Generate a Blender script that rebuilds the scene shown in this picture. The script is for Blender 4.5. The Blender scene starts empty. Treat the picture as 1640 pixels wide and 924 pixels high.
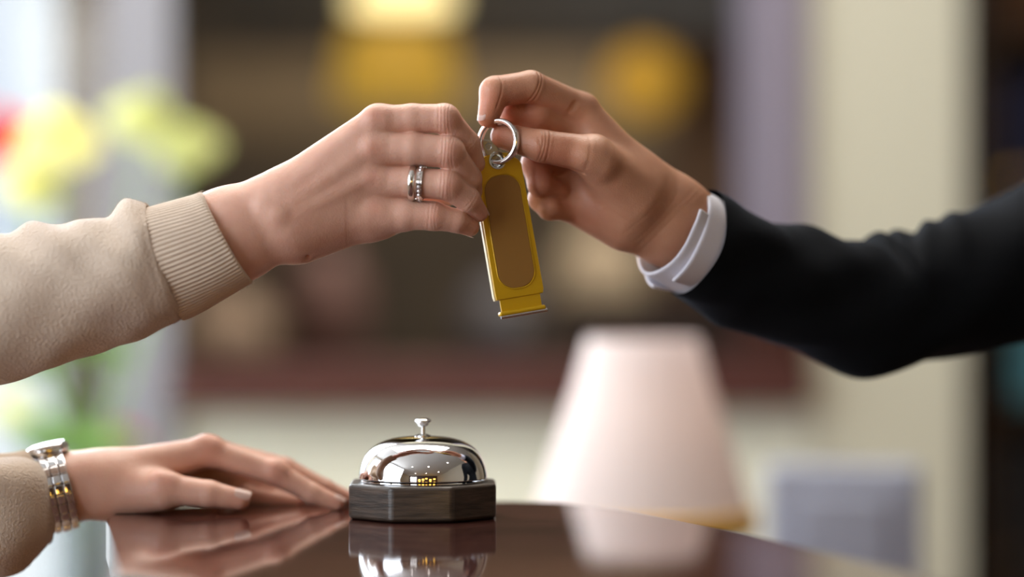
import bpy, bmesh, math, random
import numpy as np
from mathutils import Vector, Matrix

# ------------------------------------------------------------------ camera, world, lights
scn = bpy.context.scene
COL = scn.collection
PI = math.pi
CAMZ = 1.208            # camera height, counter top is at 1.05
FPX = 1640 * 85 / 36.0  # focal length in pixels of the 1640 wide frame
FOC = 1.640             # focus distance
TOPZ = 1.05
random.seed(7)
np.random.seed(7)

cam_d = bpy.data.cameras.new('camera')
cam = bpy.data.objects.new('camera', cam_d)
COL.objects.link(cam)
cam.location = (0, 0, CAMZ)
cam.rotation_euler = (PI / 2, 0, 0)
cam_d.lens = 85
cam_d.sensor_width = 36
cam_d.clip_start = 0.02
cam_d.dof.use_dof = True
cam_d.dof.focus_distance = FOC
cam_d.dof.aperture_fstop = 1.25
scn.camera = cam

scn.view_settings.view_transform = 'Standard'
scn.view_settings.look = 'None'
scn.view_settings.gamma = 1
scn.view_settings.exposure = 0.0
scn.view_settings.use_curve_mapping = False
scn.cycles.use_denoising = True
scn.cycles.max_bounces = 8
scn.cycles.sample_clamp_indirect = 6
scn.cycles.caustics_reflective = False
scn.cycles.caustics_refractive = False

world = bpy.data.worlds.new('overcast_sky')
scn.world = world
world.use_nodes = True
wn = world.node_tree
bg = wn.nodes['Background']
sky_tc = wn.nodes.new('ShaderNodeTexCoord')
sky_n = wn.nodes.new('ShaderNodeTexNoise')
sky_n.inputs['Scale'].default_value = 9
sky_r = wn.nodes.new('ShaderNodeValToRGB')
sky_r.color_ramp.elements[0].position = 0.38
sky_r.color_ramp.elements[0].color = (0.52, 0.62, 0.84, 1)
sky_r.color_ramp.elements[1].position = 0.58
sky_r.color_ramp.elements[1].color = (0.90, 0.97, 1.0, 1)
wn.links.new(sky_tc.outputs['Generated'], sky_n.inputs['Vector'])
wn.links.new(sky_n.outputs['Fac'], sky_r.inputs['Fac'])
wn.links.new(sky_r.outputs['Color'], bg.inputs['Color'])
bg.inputs['Strength'].default_value = 1.15


def area(name, loc, target, sx, sy, energy, color):
    d = bpy.data.lights.new(name, 'AREA')
    d.shape = 'RECTANGLE'
    d.size, d.size_y, d.energy, d.color = sx, sy, energy, color
    o = bpy.data.objects.new(name, d)
    COL.objects.link(o)
    o.location = loc
    o.rotation_euler = (Vector(target) - Vector(loc)).to_track_quat('-Z', 'Y').to_euler()
    return o


# daylight entering by the windows of the left wall and the one at the back left
area('daylight_left', (-2.62, 1.2, 1.8), (0.2, 2.0, 1.2), 4.2, 2.0, 165, (0.86, 0.93, 1.0))
area('daylight_back', (-1.5, 3.95, 2.0), (-1.2, 0, 1.2), 1.7, 1.7, 135, (0.84, 0.92, 1.0))
area('fill_middle', (-.2, 2.45, 2.88), (-.2, 2.55, 0), 1.6, .9, 46, (1.0, .95, .86))  # added overhead fill to brighten the partition, no fixture is modelled
area('fill_far', (.4, 5.45, 2.86), (.3, 6.6, 1.0), 1.8, .6, 60, (1.0, .88, .74))  # added fill that lifts the dark far room, no fixture is modelled
area('fill_rear', (-1.65, -4.4, 1.8), (0, 1.6, 1.2), 1.3, 1.6, 12, (1.0, 0.93, 0.84))  # added warm frontal fill for the skin, set just outside the rear window


# ------------------------------------------------------------------ helpers
def P(px, py, D=0.0):
    """point seen at (px, py) of the 1640x924 frame, D millimetres behind the 1.626 m plane"""
    d = 1.626 + D / 1000.0
    return Vector(((px - 820) / FPX * d, d, CAMZ - (py - 462) / FPX * d))


def tag(o, label=None, cat=None, group=None, kind=None):
    if label: o['label'] = label
    if cat: o['category'] = cat
    if group: o['group'] = group
    if kind: o['kind'] = kind
    return o


def empty(name, loc, label=None, cat=None, group=None):
    o = bpy.data.objects.new(name, None)
    COL.objects.link(o)
    o.location = loc
    o.empty_display_size = 0.05
    return tag(o, label, cat, group)


def link(name, me, mat=None, parent=None):
    o = bpy.data.objects.new(name, me)
    COL.objects.link(o)
    if mat is not None:
        for m in (mat if isinstance(mat, (list, tuple)) else [mat]):
            me.materials.append(m)
    if parent is not None:
        o.parent = parent
        pl = Vector((0, 0, 0))
        if parent.parent is None:
            pl = parent.location.copy()
        o.matrix_parent_inverse = Matrix.Translation(-pl)
    return o


def smooth(me, flag=True):
    me.polygons.foreach_set('use_smooth', [flag] * len(me.polygons))


def obj(name, bm, mat=None, parent=None, sm=True, angle=40):
    """link the bmesh as ONE object; coordinates are world coordinates"""
    me = bpy.data.meshes.new(name)
    bmesh.ops.recalc_face_normals(bm, faces=bm.faces)
    if sm:
        for e in bm.edges:
            if len(e.link_faces) == 2 and e.calc_face_angle(0) > math.radians(angle):
                e.smooth = False
    bm.to_mesh(me)
    bm.free()
    if sm: smooth(me)
    o = link(name, me, mat, parent)
    if sm and angle <= 50:
        w = o.modifiers.new('normals', 'WEIGHTED_NORMAL')
        w.keep_sharp = True
        w.weight = 90
    return o


def box(bm, lo, hi, bev=0.0, seg=2, M=None):
    n = bmesh.new()
    bmesh.ops.create_cube(n, size=1)
    s = [hi[i] - lo[i] for i in range(3)]
    c = [(hi[i] + lo[i]) / 2 for i in range(3)]
    for v in n.verts:
        v.co = Vector((v.co.x * s[0] + c[0], v.co.y * s[1] + c[1], v.co.z * s[2] + c[2]))
    if bev > 0:
        bmesh.ops.bevel(n, geom=n.edges[:], offset=bev, segments=seg, affect='EDGES', profile=0.5)
    if M is not None: n.transform(M)
    merge(bm, n)


def merge(bm, n):
    me = bpy.data.meshes.new('tmp')
    n.to_mesh(me)
    n.free()
    bm.from_mesh(me)
    bpy.data.meshes.remove(me)


def prism(bm, pts, z0, z1, bev=0.0, seg=3, M=None, top_only=False):
    n = bmesh.new()
    lo = [n.verts.new((x, y, z0)) for x, y in pts]
    hi = [n.verts.new((x, y, z1)) for x, y in pts]
    n.faces.new(lo[::-1])
    n.faces.new(hi)
    k = len(pts)
    for i in range(k):
        n.faces.new((lo[i], lo[(i + 1) % k], hi[(i + 1) % k], hi[i]))
    if bev > 0:
        es = [e for e in n.edges if not top_only or all(abs(v.co.z - z1) < 1e-6 for v in e.verts)]
        bmesh.ops.bevel(n, geom=es, offset=bev, segments=seg, affect='EDGES', profile=0.5)
    if M is not None: n.transform(M)
    merge(bm, n)


def lathe(bm, prof, seg=48, M=None, cap=True):
    n = bmesh.new()
    rings = []
    for r, z in prof:
        if r < 1e-6:
            rings.append([n.verts.new((0, 0, z))])
        else:
            rings.append([n.verts.new((r * math.cos(2 * PI * i / seg), r * math.sin(2 * PI * i / seg), z)) for i in range(seg)])
    for a, b in zip(rings[:-1], rings[1:]):
        for i in range(seg):
            j = (i + 1) % seg
            if len(a) == 1 and len(b) == 1: continue
            if len(a) == 1: n.faces.new((a[0], b[i], b[j]))
            elif len(b) == 1: n.faces.new((a[i], a[j], b[0]))
            else: n.faces.new((a[i], a[j], b[j], b[i]))
    if M is not None: n.transform(M)
    merge(bm, n)


def catmull(pts, n):
    """n samples along a smooth curve through the points (tuples of any length)"""
    A = np.array(pts, float)
    A = np.vstack([2 * A[0] - A[1], A, 2 * A[-1] - A[-2]])
    out = []
    m = len(pts) - 1
    for k in range(n):
        t = k / (n - 1) * m
        i = min(int(t), m - 1)
        u = t - i
        p0, p1, p2, p3 = A[i], A[i + 1], A[i + 2], A[i + 3]
        out.append(0.5 * ((2 * p1) + (-p0 + p2) * u + (2 * p0 - 5 * p1 + 4 * p2 - p3) * u * u + (-p0 + 3 * p1 - 3 * p2 + p3) * u ** 3))
    return np.array(out)


def tube(bm, pts, r, seg=12, closed=False, caps=True):
    pts = [Vector(p) for p in pts]
    rr = r if isinstance(r, (list, tuple)) else [r] * len(pts)
    n = len(pts)
    rings = []
    ref = None
    for i, p in enumerate(pts):
        a = pts[(i - 1) % n] if (closed or i > 0) else p
        b = pts[(i + 1) % n] if (closed or i < n - 1) else p
        t = (b - a).normalized()
        if ref is None:
            ref = t.orthogonal().normalized()
        ref = (ref - t * ref.dot(t)).normalized()
        w = t.cross(ref)
        rings.append([bm.verts.new(p + (ref * math.cos(2 * PI * k / seg) + w * math.sin(2 * PI * k / seg)) * rr[i]) for k in range(seg)])
    for i in range(n if closed else n - 1):
        a, b = rings[i], rings[(i + 1) % n]
        off = 0
        if closed and i == n - 1:
            off = min(range(seg), key=lambda q: (b[q].co - a[0].co).length)
        for k in range(seg):
            bm.faces.new((a[k], a[(k + 1) % seg], b[(k + 1 + off) % seg], b[(k + off) % seg]))
    if caps and not closed:
        bm.faces.new(rings[0][::-1])
        bm.faces.new(rings[-1])


def loft(bm, keys, nu, nv, fold=None, up=(0, 0, 1)):
    """keys: (x, y, z, ra, rb) ; ra along the view-parallel side, rb along up. fold(u, theta) adds metres."""
    S = catmull(keys, nu)
    C = S[:, :3]
    T = np.gradient(C, axis=0)
    T /= np.linalg.norm(T, axis=1)[:, None]
    upv = np.array(up, float)
    Bv = upv[None, :] - (T @ upv)[:, None] * T
    Bv /= np.linalg.norm(Bv, axis=1)[:, None]
    Av = np.cross(T, Bv)
    th = np.linspace(0, 2 * PI, nv, endpoint=False)
    L = np.concatenate([[0], np.cumsum(np.linalg.norm(np.diff(C, axis=0), axis=1))])
    rings = []
    for i in range(nu):
        f = fold(L[i], th, L[-1]) if fold else 0 * th
        ra = S[i, 3] + f
        rb = S[i, 4] + f
        Q = C[i] + np.outer(np.cos(th) * ra, Av[i]) + np.outer(np.sin(th) * rb, Bv[i])
        rings.append([bm.verts.new(q) for q in Q.tolist()])
    for a, b in zip(rings[:-1], rings[1:]):
        for k in range(nv):
            bm.faces.new((a[k], a[(k + 1) % nv], b[(k + 1) % nv], b[k]))
    return rings, C, T, Av, Bv


# ---- signed distance modelling, units are millimetres
def v3(p): return np.array((p[0], p[1], p[2]), float)


def rc(a, b, ra, rb, flat=None):
    """rounded cone; flat = (axis vector, factor) squashes it along that axis"""
    return ('rc', v3(a), v3(b), float(ra), float(rb), flat)


def el(c, r, M=None):
    return ('el', v3(c), np.array(r, float), M)


def prim_eval(p, X, Y, Z):
    if p[0] == 'rc':
        _, a, b, ra, rb, flat = p
        x, y, z = X - a[0], Y - a[1], Z - a[2]
        ba = b - a
        if flat is not None:
            n, f = np.array(flat[0], float), flat[1]
            n = n / np.linalg.norm(n)
            k = (1 / f - 1)
            dn = (x * n[0] + y * n[1] + z * n[2]) * k
            x, y, z = x + n[0] * dn, y + n[1] * dn, z + n[2] * dn
            ba = ba + n * (ba @ n) * k
        L2 = float(ba @ ba) + 1e-9
        t = np.clip((x * ba[0] + y * ba[1] + z * ba[2]) / L2, 0, 1)
        dx, dy, dz = x - t * ba[0], y - t * ba[1], z - t * ba[2]
        d = np.sqrt(dx * dx + dy * dy + dz * dz) - (ra + (rb - ra) * t)
        return d * (flat[1] if flat is not None else 1)
    _, c, r, M = p
    x, y, z = X - c[0], Y - c[1], Z - c[2]
    if M is not None:
        M = np.array(M)
        x, y, z = (M[0, 0] * x + M[0, 1] * y + M[0, 2] * z, M[1, 0] * x + M[1, 1] * y + M[1, 2] * z, M[2, 0] * x + M[2, 1] * y + M[2, 2] * z)
    q = np.sqrt((x / r[0]) ** 2 + (y / r[1]) ** 2 + (z / r[2]) ** 2)
    return (q - 1) * r.min()


def prim_box(p):
    if p[0] == 'rc':
        r = max(p[3], p[4])
        return np.minimum(p[1], p[2]) - r, np.maximum(p[1], p[2]) + r
    r = p[2].max()
    return p[1] - r, p[1] + r


class Grid:
    def __init__(self, lo, hi, h):
        self.lo, self.h = np.array(lo, float), h
        self.n = np.ceil((np.array(hi) - self.lo) / h).astype(int) + 1
        self.ax = [self.lo[i] + h * np.arange(self.n[i]) for i in range(3)]

    def big(self): return np.full(self.n, 50.0 * self.h, np.float32)

    def sl(self, lo, hi):
        a = np.clip(np.floor((lo - self.lo) / self.h).astype(int), 0, self.n - 1)
        b = np.clip(np.ceil((hi - self.lo) / self.h).astype(int) + 1, 1, self.n)
        return tuple(slice(a[i], b[i]) for i in range(3))

    def coords(self, s):
        return (self.ax[0][s[0]][:, None, None], self.ax[1][s[1]][None, :, None], self.ax[2][s[2]][None, None, :])

    def union(self, D, prims, k):
        for p in prims:
            lo, hi = prim_box(p)
            s = self.sl(lo - k - 3 * self.h, hi + k + 3 * self.h)
            d = prim_eval(p, *self.coords(s))
            D[s] = smin(D[s], d, k)
        return D

    def cut(self, D, prims, k):
        for p in prims:
            lo, hi = prim_box(p)
            s = self.sl(lo - k - 3 * self.h, hi + k + 3 * self.h)
            d = prim_eval(p, *self.coords(s))
            D[s] = -smin(-D[s], d, k)
        return D


def smin(a, b, k):
    h = np.maximum(k - np.abs(a - b), 0) / k
    return np.minimum(a, b) - h * h * k * 0.25


def nets(D, lo, h, relax=1):
    """surface nets: (verts, quads) of the zero level"""
    s = D < 0
    nx, ny, nz = D.shape
    c = np.zeros((nx - 1, ny - 1, nz - 1), np.int8)
    off = [(i, j, k) for i in (0, 1) for j in (0, 1) for k in (0, 1)]
    for i, j, k in off:
        c += s[i:nx - 1 + i, j:ny - 1 + j, k:nz - 1 + k]
    m = (c > 0) & (c < 8)
    idx = np.full(m.shape, -1, np.int64)
    I = np.argwhere(m)
    idx[m] = np.arange(len(I))
    val = {o: D[I[:, 0] + o[0], I[:, 1] + o[1], I[:, 2] + o[2]] for o in off}
    acc = np.zeros((len(I), 3))
    cnt = np.zeros(len(I))
    for a in off:
        for ax in range(3):
            if a[ax]: continue
            b = list(a); b[ax] = 1; b = tuple(b)
            va, vb = val[a], val[b]
            cr = (va < 0) != (vb < 0)
            t = np.where(cr, va / np.where(va - vb == 0, 1, va - vb), 0)
            pos = np.tile(np.array(a, float), (len(I), 1))
            pos[:, ax] += t
            acc[cr] += pos[cr]
            cnt[cr] += 1
    V = (I + acc / np.maximum(cnt, 1)[:, None]) * h + lo
    F = []
    for ax in range(3):
        sl0 = [slice(1, -1)] * 3; sl1 = [slice(1, -1)] * 3
        sl0[ax] = slice(0, -1); sl1[ax] = slice(1, None)
        A, B = s[tuple(sl0)], s[tuple(sl1)]
        for flip, M in ((False, A & ~B), (True, ~A & B)):
            E = np.argwhere(M)
            if not len(E): continue
            E = E + 1
            E[:, ax] -= 1
            u, v = [(1, 2), (2, 0), (0, 1)][ax]
            qs = []
            for du, dv in ((-1, -1), (0, -1), (0, 0), (-1, 0)):
                G = E.copy(); G[:, u] += du; G[:, v] += dv
                qs.append(idx[G[:, 0], G[:, 1], G[:, 2]])
            q = np.stack(qs, 1)
            F.append(q[:, ::-1] if flip else q)
    F = np.concatenate(F)
    for _ in range(relax):
        S = np.zeros_like(V); n = np.zeros(len(V))
        for k in range(4):
            a, b = F[:, k], F[:, (k + 1) % 4]
            np.add.at(S, a, V[b]); np.add.at(n, a, 1)
            np.add.at(S, b, V[a]); np.add.at(n, b, 1)
        V = V * 0.5 + 0.5 * S / np.maximum(n, 1)[:, None]
    return V, F


def np_mesh(name, parts, tint=None):
    """parts: list of (V in metres, F) joined in one mesh; tint: per-vertex RGB (N,3)"""
    Vs, Fs, o = [], [], 0
    for V, F in parts:
        Vs.append(V); Fs.append(F + o); o += len(V)
    V = np.concatenate(Vs); F = np.concatenate(Fs)
    me = bpy.data.meshes.new(name)
    me.from_pydata(V.tolist(), [], F.tolist())
    smooth(me)
    if tint is not None:
        ca = me.color_attributes.new('tint', 'FLOAT_COLOR', 'POINT')
        A = np.ones((len(V), 4), np.float32)
        A[:, :3] = tint
        ca.data.foreach_set('color', A.ravel())
    return me


# ------------------------------------------------------------------ materials
def lin(r, g, b):
    f = lambda c: (c / 255 / 12.92) if c / 255 <= 0.04045 else ((c / 255 + 0.055) / 1.055) ** 2.4
    return (f(r), f(g), f(b), 1)


def mat(name, col, rough=0.5, metal=0.0, **kw):
    m = bpy.data.materials.new(name)
    m.use_nodes = True
    nt = m.node_tree
    b = nt.nodes['Principled BSDF']
    b.inputs['Base Color'].default_value = col
    b.inputs['Roughness'].default_value = rough
    b.inputs['Metallic'].default_value = metal
    for k, v in kw.items():
        b.inputs[k.replace('_', ' ')].default_value = v
    return m


def N(m, t, **kw):
    n = m.node_tree.nodes.new(t)
    for k, v in kw.items():
        if k in n.inputs: n.inputs[k].default_value = v
        else: setattr(n, k, v)
    return n


def L(m, a, b): m.node_tree.links.new(a, b)


def B(m): return m.node_tree.nodes['Principled BSDF']


def noise_bump(m, scale, strength, dist=0.001, detail=3, stretch=None):
    tc = N(m, 'ShaderNodeTexCoord')
    mp = N(m, 'ShaderNodeMapping')
    if stretch: mp.inputs['Scale'].default_value = stretch
    nz = N(m, 'ShaderNodeTexNoise', Scale=scale, Detail=detail)
    bp = N(m, 'ShaderNodeBump', Strength=strength, Distance=dist)
    L(m, tc.outputs['Object'], mp.inputs['Vector'])
    L(m, mp.outputs['Vector'], nz.inputs['Vector'])
    L(m, nz.outputs['Fac'], bp.inputs['Height'])
    L(m, bp.outputs['Normal'], B(m).inputs['Normal'])
    return tc, mp, nz, bp


def noise_col(m, scale, c0, c1, lo=0.35, hi=0.65, stretch=None, detail=4):
    tc = N(m, 'ShaderNodeTexCoord')
    mp = N(m, 'ShaderNodeMapping')
    if stretch: mp.inputs['Scale'].default_value = stretch
    nz = N(m, 'ShaderNodeTexNoise', Scale=scale, Detail=detail)
    r = N(m, 'ShaderNodeValToRGB')
    r.color_ramp.elements[0].position = lo
    r.color_ramp.elements[0].color = c0
    r.color_ramp.elements[1].position = hi
    r.color_ramp.elements[1].color = c1
    L(m, tc.outputs['Object'], mp.inputs['Vector'])
    L(m, mp.outputs['Vector'], nz.inputs['Vector'])
    L(m, nz.outputs['Fac'], r.inputs['Fac'])
    L(m, r.outputs['Color'], B(m).inputs['Base Color'])
    return r


def skin_mat(name, base):
    m = mat(name, base, 0.46)
    b = B(m)
    b.inputs['Subsurface Weight'].default_value = 0.22
    b.inputs['Subsurface Radius'].default_value = (1.0, 0.32, 0.16)
    b.inputs['Subsurface Scale'].default_value = 0.006
    b.inputs['Specular IOR Level'].default_value = 0.42
    at = N(m, 'ShaderNodeAttribute', attribute_name='tint')
    tc = N(m, 'ShaderNodeTexCoord')
    nz = N(m, 'ShaderNodeTexNoise', Scale=60, Detail=3)
    mx = N(m, 'ShaderNodeMix', data_type='RGBA', blend_type='MULTIPLY')
    mx.inputs[0].default_value = 1.0
    r = N(m, 'ShaderNodeValToRGB')
    r.color_ramp.elements[0].position = 0.3
    r.color_ramp.elements[0].color = (0.90, 0.84, 0.82, 1)
    r.color_ramp.elements[1].position = 0.7
    r.color_ramp.elements[1].color = (1, 1, 1, 1)
    L(m, tc.outputs['Object'], nz.inputs['Vector'])
    L(m, nz.outputs['Fac'], r.inputs['Fac'])
    L(m, at.outputs['Color'], mx.inputs[6])
    L(m, r.outputs['Color'], mx.inputs[7])
    L(m, mx.outputs[2], b.inputs['Base Color'])
    vo = N(m, 'ShaderNodeTexVoronoi', Scale=900)
    n2 = N(m, 'ShaderNodeTexNoise', Scale=260, Detail=3)
    ad = N(m, 'ShaderNodeMath', operation='ADD')
    bp = N(m, 'ShaderNodeBump', Strength=0.22, Distance=0.0006)
    L(m, tc.outputs['Object'], vo.inputs['Vector'])
    L(m, tc.outputs['Object'], n2.inputs['Vector'])
    L(m, vo.outputs['Distance'], ad.inputs[0])
    L(m, n2.outputs['Fac'], ad.inputs[1])
    L(m, ad.outputs[0], bp.inputs['Height'])
    L(m, bp.outputs['Normal'], b.inputs['Normal'])
    return m


def knit_mat(name, c0, c1, sheen, sheen_col=(1, 1, 1, 1), bump=0.35):
    m = mat(name, c0, 0.92)
    noise_col(m, 24, c0, c1)
    B(m).inputs['Sheen Weight'].default_value = sheen
    B(m).inputs['Sheen Roughness'].default_value = 0.45
    B(m).inputs['Sheen Tint'].default_value = sheen_col
    B(m).inputs['Specular IOR Level'].default_value = 0.15
    noise_bump(m, 520, bump, 0.0016, 5)
    return m


def wood_mat(name, c0, c1, rough=0.3, scale=14, stretch=(1, 12, 12), coat=0.0, bump=0.05):
    m = mat(name, c0, rough)
    noise_col(m, scale, c0, c1, 0.35, 0.7, stretch, 6)
    noise_bump(m, scale * 3, bump, 0.001, 5, stretch)
    B(m).inputs['Coat Weight'].default_value = coat
    B(m).inputs['Coat Roughness'].default_value = 0.03
    return m


SKIN_W = skin_mat('skin_fair', lin(205, 160, 135))
SKIN_M = skin_mat('skin_warm', lin(188, 140, 112))
NAIL = mat('nail', lin(238, 208, 196), 0.2, Coat_Weight=0.4)
BEIGE = knit_mat('beige_knit', lin(204, 184, 166), lin(216, 198, 180), 0.6, (0.95, 0.95, 1, 1), .7)
BLACK = knit_mat('black_knit', lin(5, 6, 8), lin(9, 10, 13), 0.04, (0.35, 0.5, 0.8, 1), 0.2)
SHIRT = mat('white_cotton', lin(214, 212, 222), 0.8)
noise_bump(SHIRT, 500, 0.15, 0.0006)
CHROME = mat('chrome', (0.86, 0.86, 0.88, 1), 0.025, 1.0)
STEEL = mat('steel', (0.62, 0.62, 0.62, 1), 0.16, 1.0)
SILVER = mat('silver', (0.84, 0.81, 0.78, 1), 0.14, 1.0)
YELLOW = mat('yellow_enamel', lin(203, 160, 22), 0.33, 0.25)
noise_bump(YELLOW, 240, 0.05, 0.0005)
BROWNINLAY = mat('brown_inlay', lin(142, 100, 40), 0.6)
CREAMEDGE = mat('cream_edge', lin(235, 220, 180), 0.4)
BELLWOOD = wood_mat('bell_wood', lin(38, 29, 23), lin(78, 63, 52), 0.45, 40, (1, 1, 9), 0.15, 0.35)
MAHOG = wood_mat('mahogany_gloss', lin(58, 34, 30), lin(84, 50, 44), 0.05, 9, (1, 8, 8), 0.0, 0.015)
MAHOG_D = wood_mat('mahogany_dark', lin(50, 26, 20), lin(72, 38, 30), 0.35, 9, (8, 8, 1))
LEDGE = wood_mat('ledge_wood', lin(76, 44, 41), lin(92, 56, 52), 0.3, 9, (1, 8, 8))
CREAM = mat('taupe_paint', lin(168, 156, 136), 0.7)
noise_bump(CREAM, 80, 0.1, 0.001)
CREAM_P = mat('cream_pier_paint', lin(206, 202, 182), 0.7)
noise_bump(CREAM_P, 80, 0.1, 0.001)
CREAM_LIT = mat('cream_lower_lit', lin(246, 246, 226), 0.7)  # cream made paler: the light on the lower wall is put into the colour
noise_bump(CREAM_LIT, 80, 0.1, 0.001)
GREYMAUVE = mat('mauve_paint', lin(132, 124, 138), 0.6)
noise_bump(GREYMAUVE, 80, 0.1, 0.001)
CEILM = mat('ceiling_paint', lin(196, 192, 186), 0.8)
noise_bump(CEILM, 60, 0.1, 0.001)
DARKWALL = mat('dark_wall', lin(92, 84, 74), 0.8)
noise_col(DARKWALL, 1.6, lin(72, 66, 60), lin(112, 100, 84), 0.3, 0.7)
FLOORM = wood_mat('floor_boards', lin(92, 66, 48), lin(124, 92, 68), 0.35, 5, (8, 1, 1))
GLASS = bpy.data.materials.new('window_glass')
GLASS.use_nodes = True
_nt = GLASS.node_tree
_nt.nodes.clear()
_o = _nt.nodes.new('ShaderNodeOutputMaterial'); _t = _nt.nodes.new('ShaderNodeBsdfTransparent')
_g = _nt.nodes.new('ShaderNodeBsdfGlossy'); _g.inputs['Roughness'].default_value = 0.02
_m = _nt.nodes.new('ShaderNodeMixShader'); _m.inputs[0].default_value = .06
_nt.links.new(_t.outputs[0], _m.inputs[1]); _nt.links.new(_g.outputs[0], _m.inputs[2])
_nt.links.new(_m.outputs[0], _o.inputs[0])


def glow(name, col, strength, base=None):
    m = mat(name, base or col, 0.6)
    B(m).inputs['Emission Color'].default_value = col
    B(m).inputs['Emission Strength'].default_value = strength
    return m


# ------------------------------------------------------------------ the room
def struct(name, bm, m, label=None):
    o = obj(name, bm, m, None, sm=False)
    o['kind'] = 'structure'
    if label: o['label'] = label
    return o


def sbox(name, boxes, m, label=None, bev=0.0, M=None):
    bm = bmesh.new()
    for lo, hi in boxes: box(bm, lo, hi, bev, 2, M)
    return struct(name, bm, m, label)


XL, XR, YB, YF, H = -2.5, 3.0, -4.2, 7.6, 2.9
sbox('floor', [((XL - .2, YB - .2, -.1), (XR + .2, YF + .2, 0))], FLOORM)
sbox('ceiling', [((XL - .2, YB - .2, H), (XR + .2, YF + .2, H + .1))], CEILM)
sbox('wall_right', [((XR, YB, 0), (XR + .15, YF, H))], CREAM)
# rear wall, behind the camera, with a window
sbox('wall_rear', [((XL, YB - .15, 0), (-2.3, YB, H)), ((-1.0, YB - .15, 0), (XR, YB, H)),
                   ((-2.3, YB - .15, 0), (-1.0, YB, .95)), ((-2.3, YB - .15, 2.6), (-1.0, YB, H))], wood_mat('panelling', lin(62, 42, 32), lin(88, 60, 46), .45, 5, (8, 8, 1)))
# left wall: three tall windows
wb = [((XL - .15, YB, 0), (XL, 3.7, .75)), ((XL - .15, YB, 2.75), (XL, 3.7, H)), ((XL - .15, YB, .75), (XL, -1.4, 2.75)),
      ((XL - .15, .05, .75), (XL, .25, 2.75)), ((XL - .15, 1.65, .75), (XL, 1.85, 2.75)), ((XL - .15, 3.25, .75), (XL, 3.7, 2.75))]
sbox('wall_left', wb, CREAM)
# far room
sbox('wall_far', [((-1.4, YF, 0), (XR, YF + .15, H))], DARKWALL)
bm = bmesh.new()
prism(bm, [(-.585, 3.72), (-1.24, YF), (-1.36, YF), (-.70, 3.72)], 0, H)
struct('wall_alcove', bm, DARKWALL)
# window wall at the back left
sbox('wall_window', [((XL, 3.6, 0), (-.585, 3.72, .42)), ((XL, 3.6, 2.8), (-.585, 3.72, H))], CREAM)


def window(name, x0, x1, y0, y1, z0, z1, nx, m, alongx=True, fw=.05):
    bm = bmesh.new()
    def bar(a0, a1, z0, z1, t=.03):
        if alongx: box(bm, (a0, y0 - t, z0), (a1, y0 + t, z1), .004)
        else: box(bm, (x0 - t, a0, z0), (x0 + t, a1, z1), .004)
    a0, a1 = (x0, x1) if alongx else (y0, y1)
    bar(a0, a0 + fw, z0, z1); bar(a1 - fw, a1, z0, z1); bar(a0 + fw, a1 - fw, z0, z0 + fw); bar(a0 + fw, a1 - fw, z1 - fw, z1)
    for i in range(1, nx):
        c = a0 + (a1 - a0) * i / nx
        bar(c - fw / 2, c + fw / 2, z0 + fw, z1 - fw, .022)
    o = struct(name, bm, m)
    g = bmesh.new()
    if alongx: box(g, (x0 + .01, y0 - .004, z0 + .01), (x1 - .01, y0 + .004, z1 - .01))
    else: box(g, (x0 - .004, y0 + .01, z0 + .01), (x0 + .004, y1 - .01, z1 - .01))
    obj('window_pane', g, GLASS, o, sm=False)
    return o


FRAME = mat('window_frame', lin(124, 98, 104), 0.5)
FRAMEW = mat('window_frame_white', lin(215, 215, 215), 0.5)
window('window_1', -2.5, -.585, 3.66, 0, .42, 2.8, 4, FRAME, True, .024)
window('window_2', -2.57, 0, -1.4, .05, .75, 2.75, 2, FRAMEW, False)
window('window_3', -2.57, 0, .25, 1.65, .75, 2.75, 2, FRAMEW, False)
window('window_4', -2.57, 0, 1.85, 3.25, .75, 2.75, 2, FRAMEW, False)
window('window_5', -2.3, -1.0, YB - .08, 0, .95, 2.6, 3, FRAMEW, True)

# partition with the wide opening: it runs from near left to far right
PA = Vector((-.585, 3.56, 0))
PANG = math.radians(5)
PM = Matrix.Translation(PA) @ Matrix.Rotation(PANG, 4, 'Z')


def along(px):
    """local x of the partition seen at column px"""
    k = (px - 820) / FPX
    # PA.x + t cos = k (PA.y + t sin)
    return (k * PA.y - PA.x) / (math.cos(PANG) - k * math.sin(PANG))


t_col0, t_col1 = along(1292), along(1543)
t_op0 = along(272)
sbox('wall_partition', [((0, 0, 0), (t_op0, .12, H)), ((t_op0, 0, 2.45), (t_col0, .12, H)), ((t_col0, 0, 0), (t_col1, .12, H))], CREAM_P, M=PM)
sbox('wall_parapet', [((t_op0, .0, 0), (t_col0, .12, 1.03))], CREAM_LIT, M=PM)
sbox('trim_1', [((-.012, -.03, 0), (t_op0 + .004, .0, H))], mat('grey_pilaster', lin(150, 150, 158), .6), M=PM)
sbox('trim_2', [((t_op0, -.05, 1.03), (t_col0, .16, 1.10))], LEDGE, bev=.006, M=PM)
sbox('trim_6', [((t_col0 - .090, -.03, 1.10), (t_col0 - .0, .15, 1.25))], MAHOG_D, bev=.004, M=PM)
sbox('trim_3', [((t_col0 - .082, -.02, 1.25), (t_col0 - .0, .14, 2.45))], GREYMAUVE, bev=.004, M=PM)
sbox('wall_side', [((t_col1 + .9, 0, 0), (t_col1 + 2.4, .12, H))], CREAM, M=PM)

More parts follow.
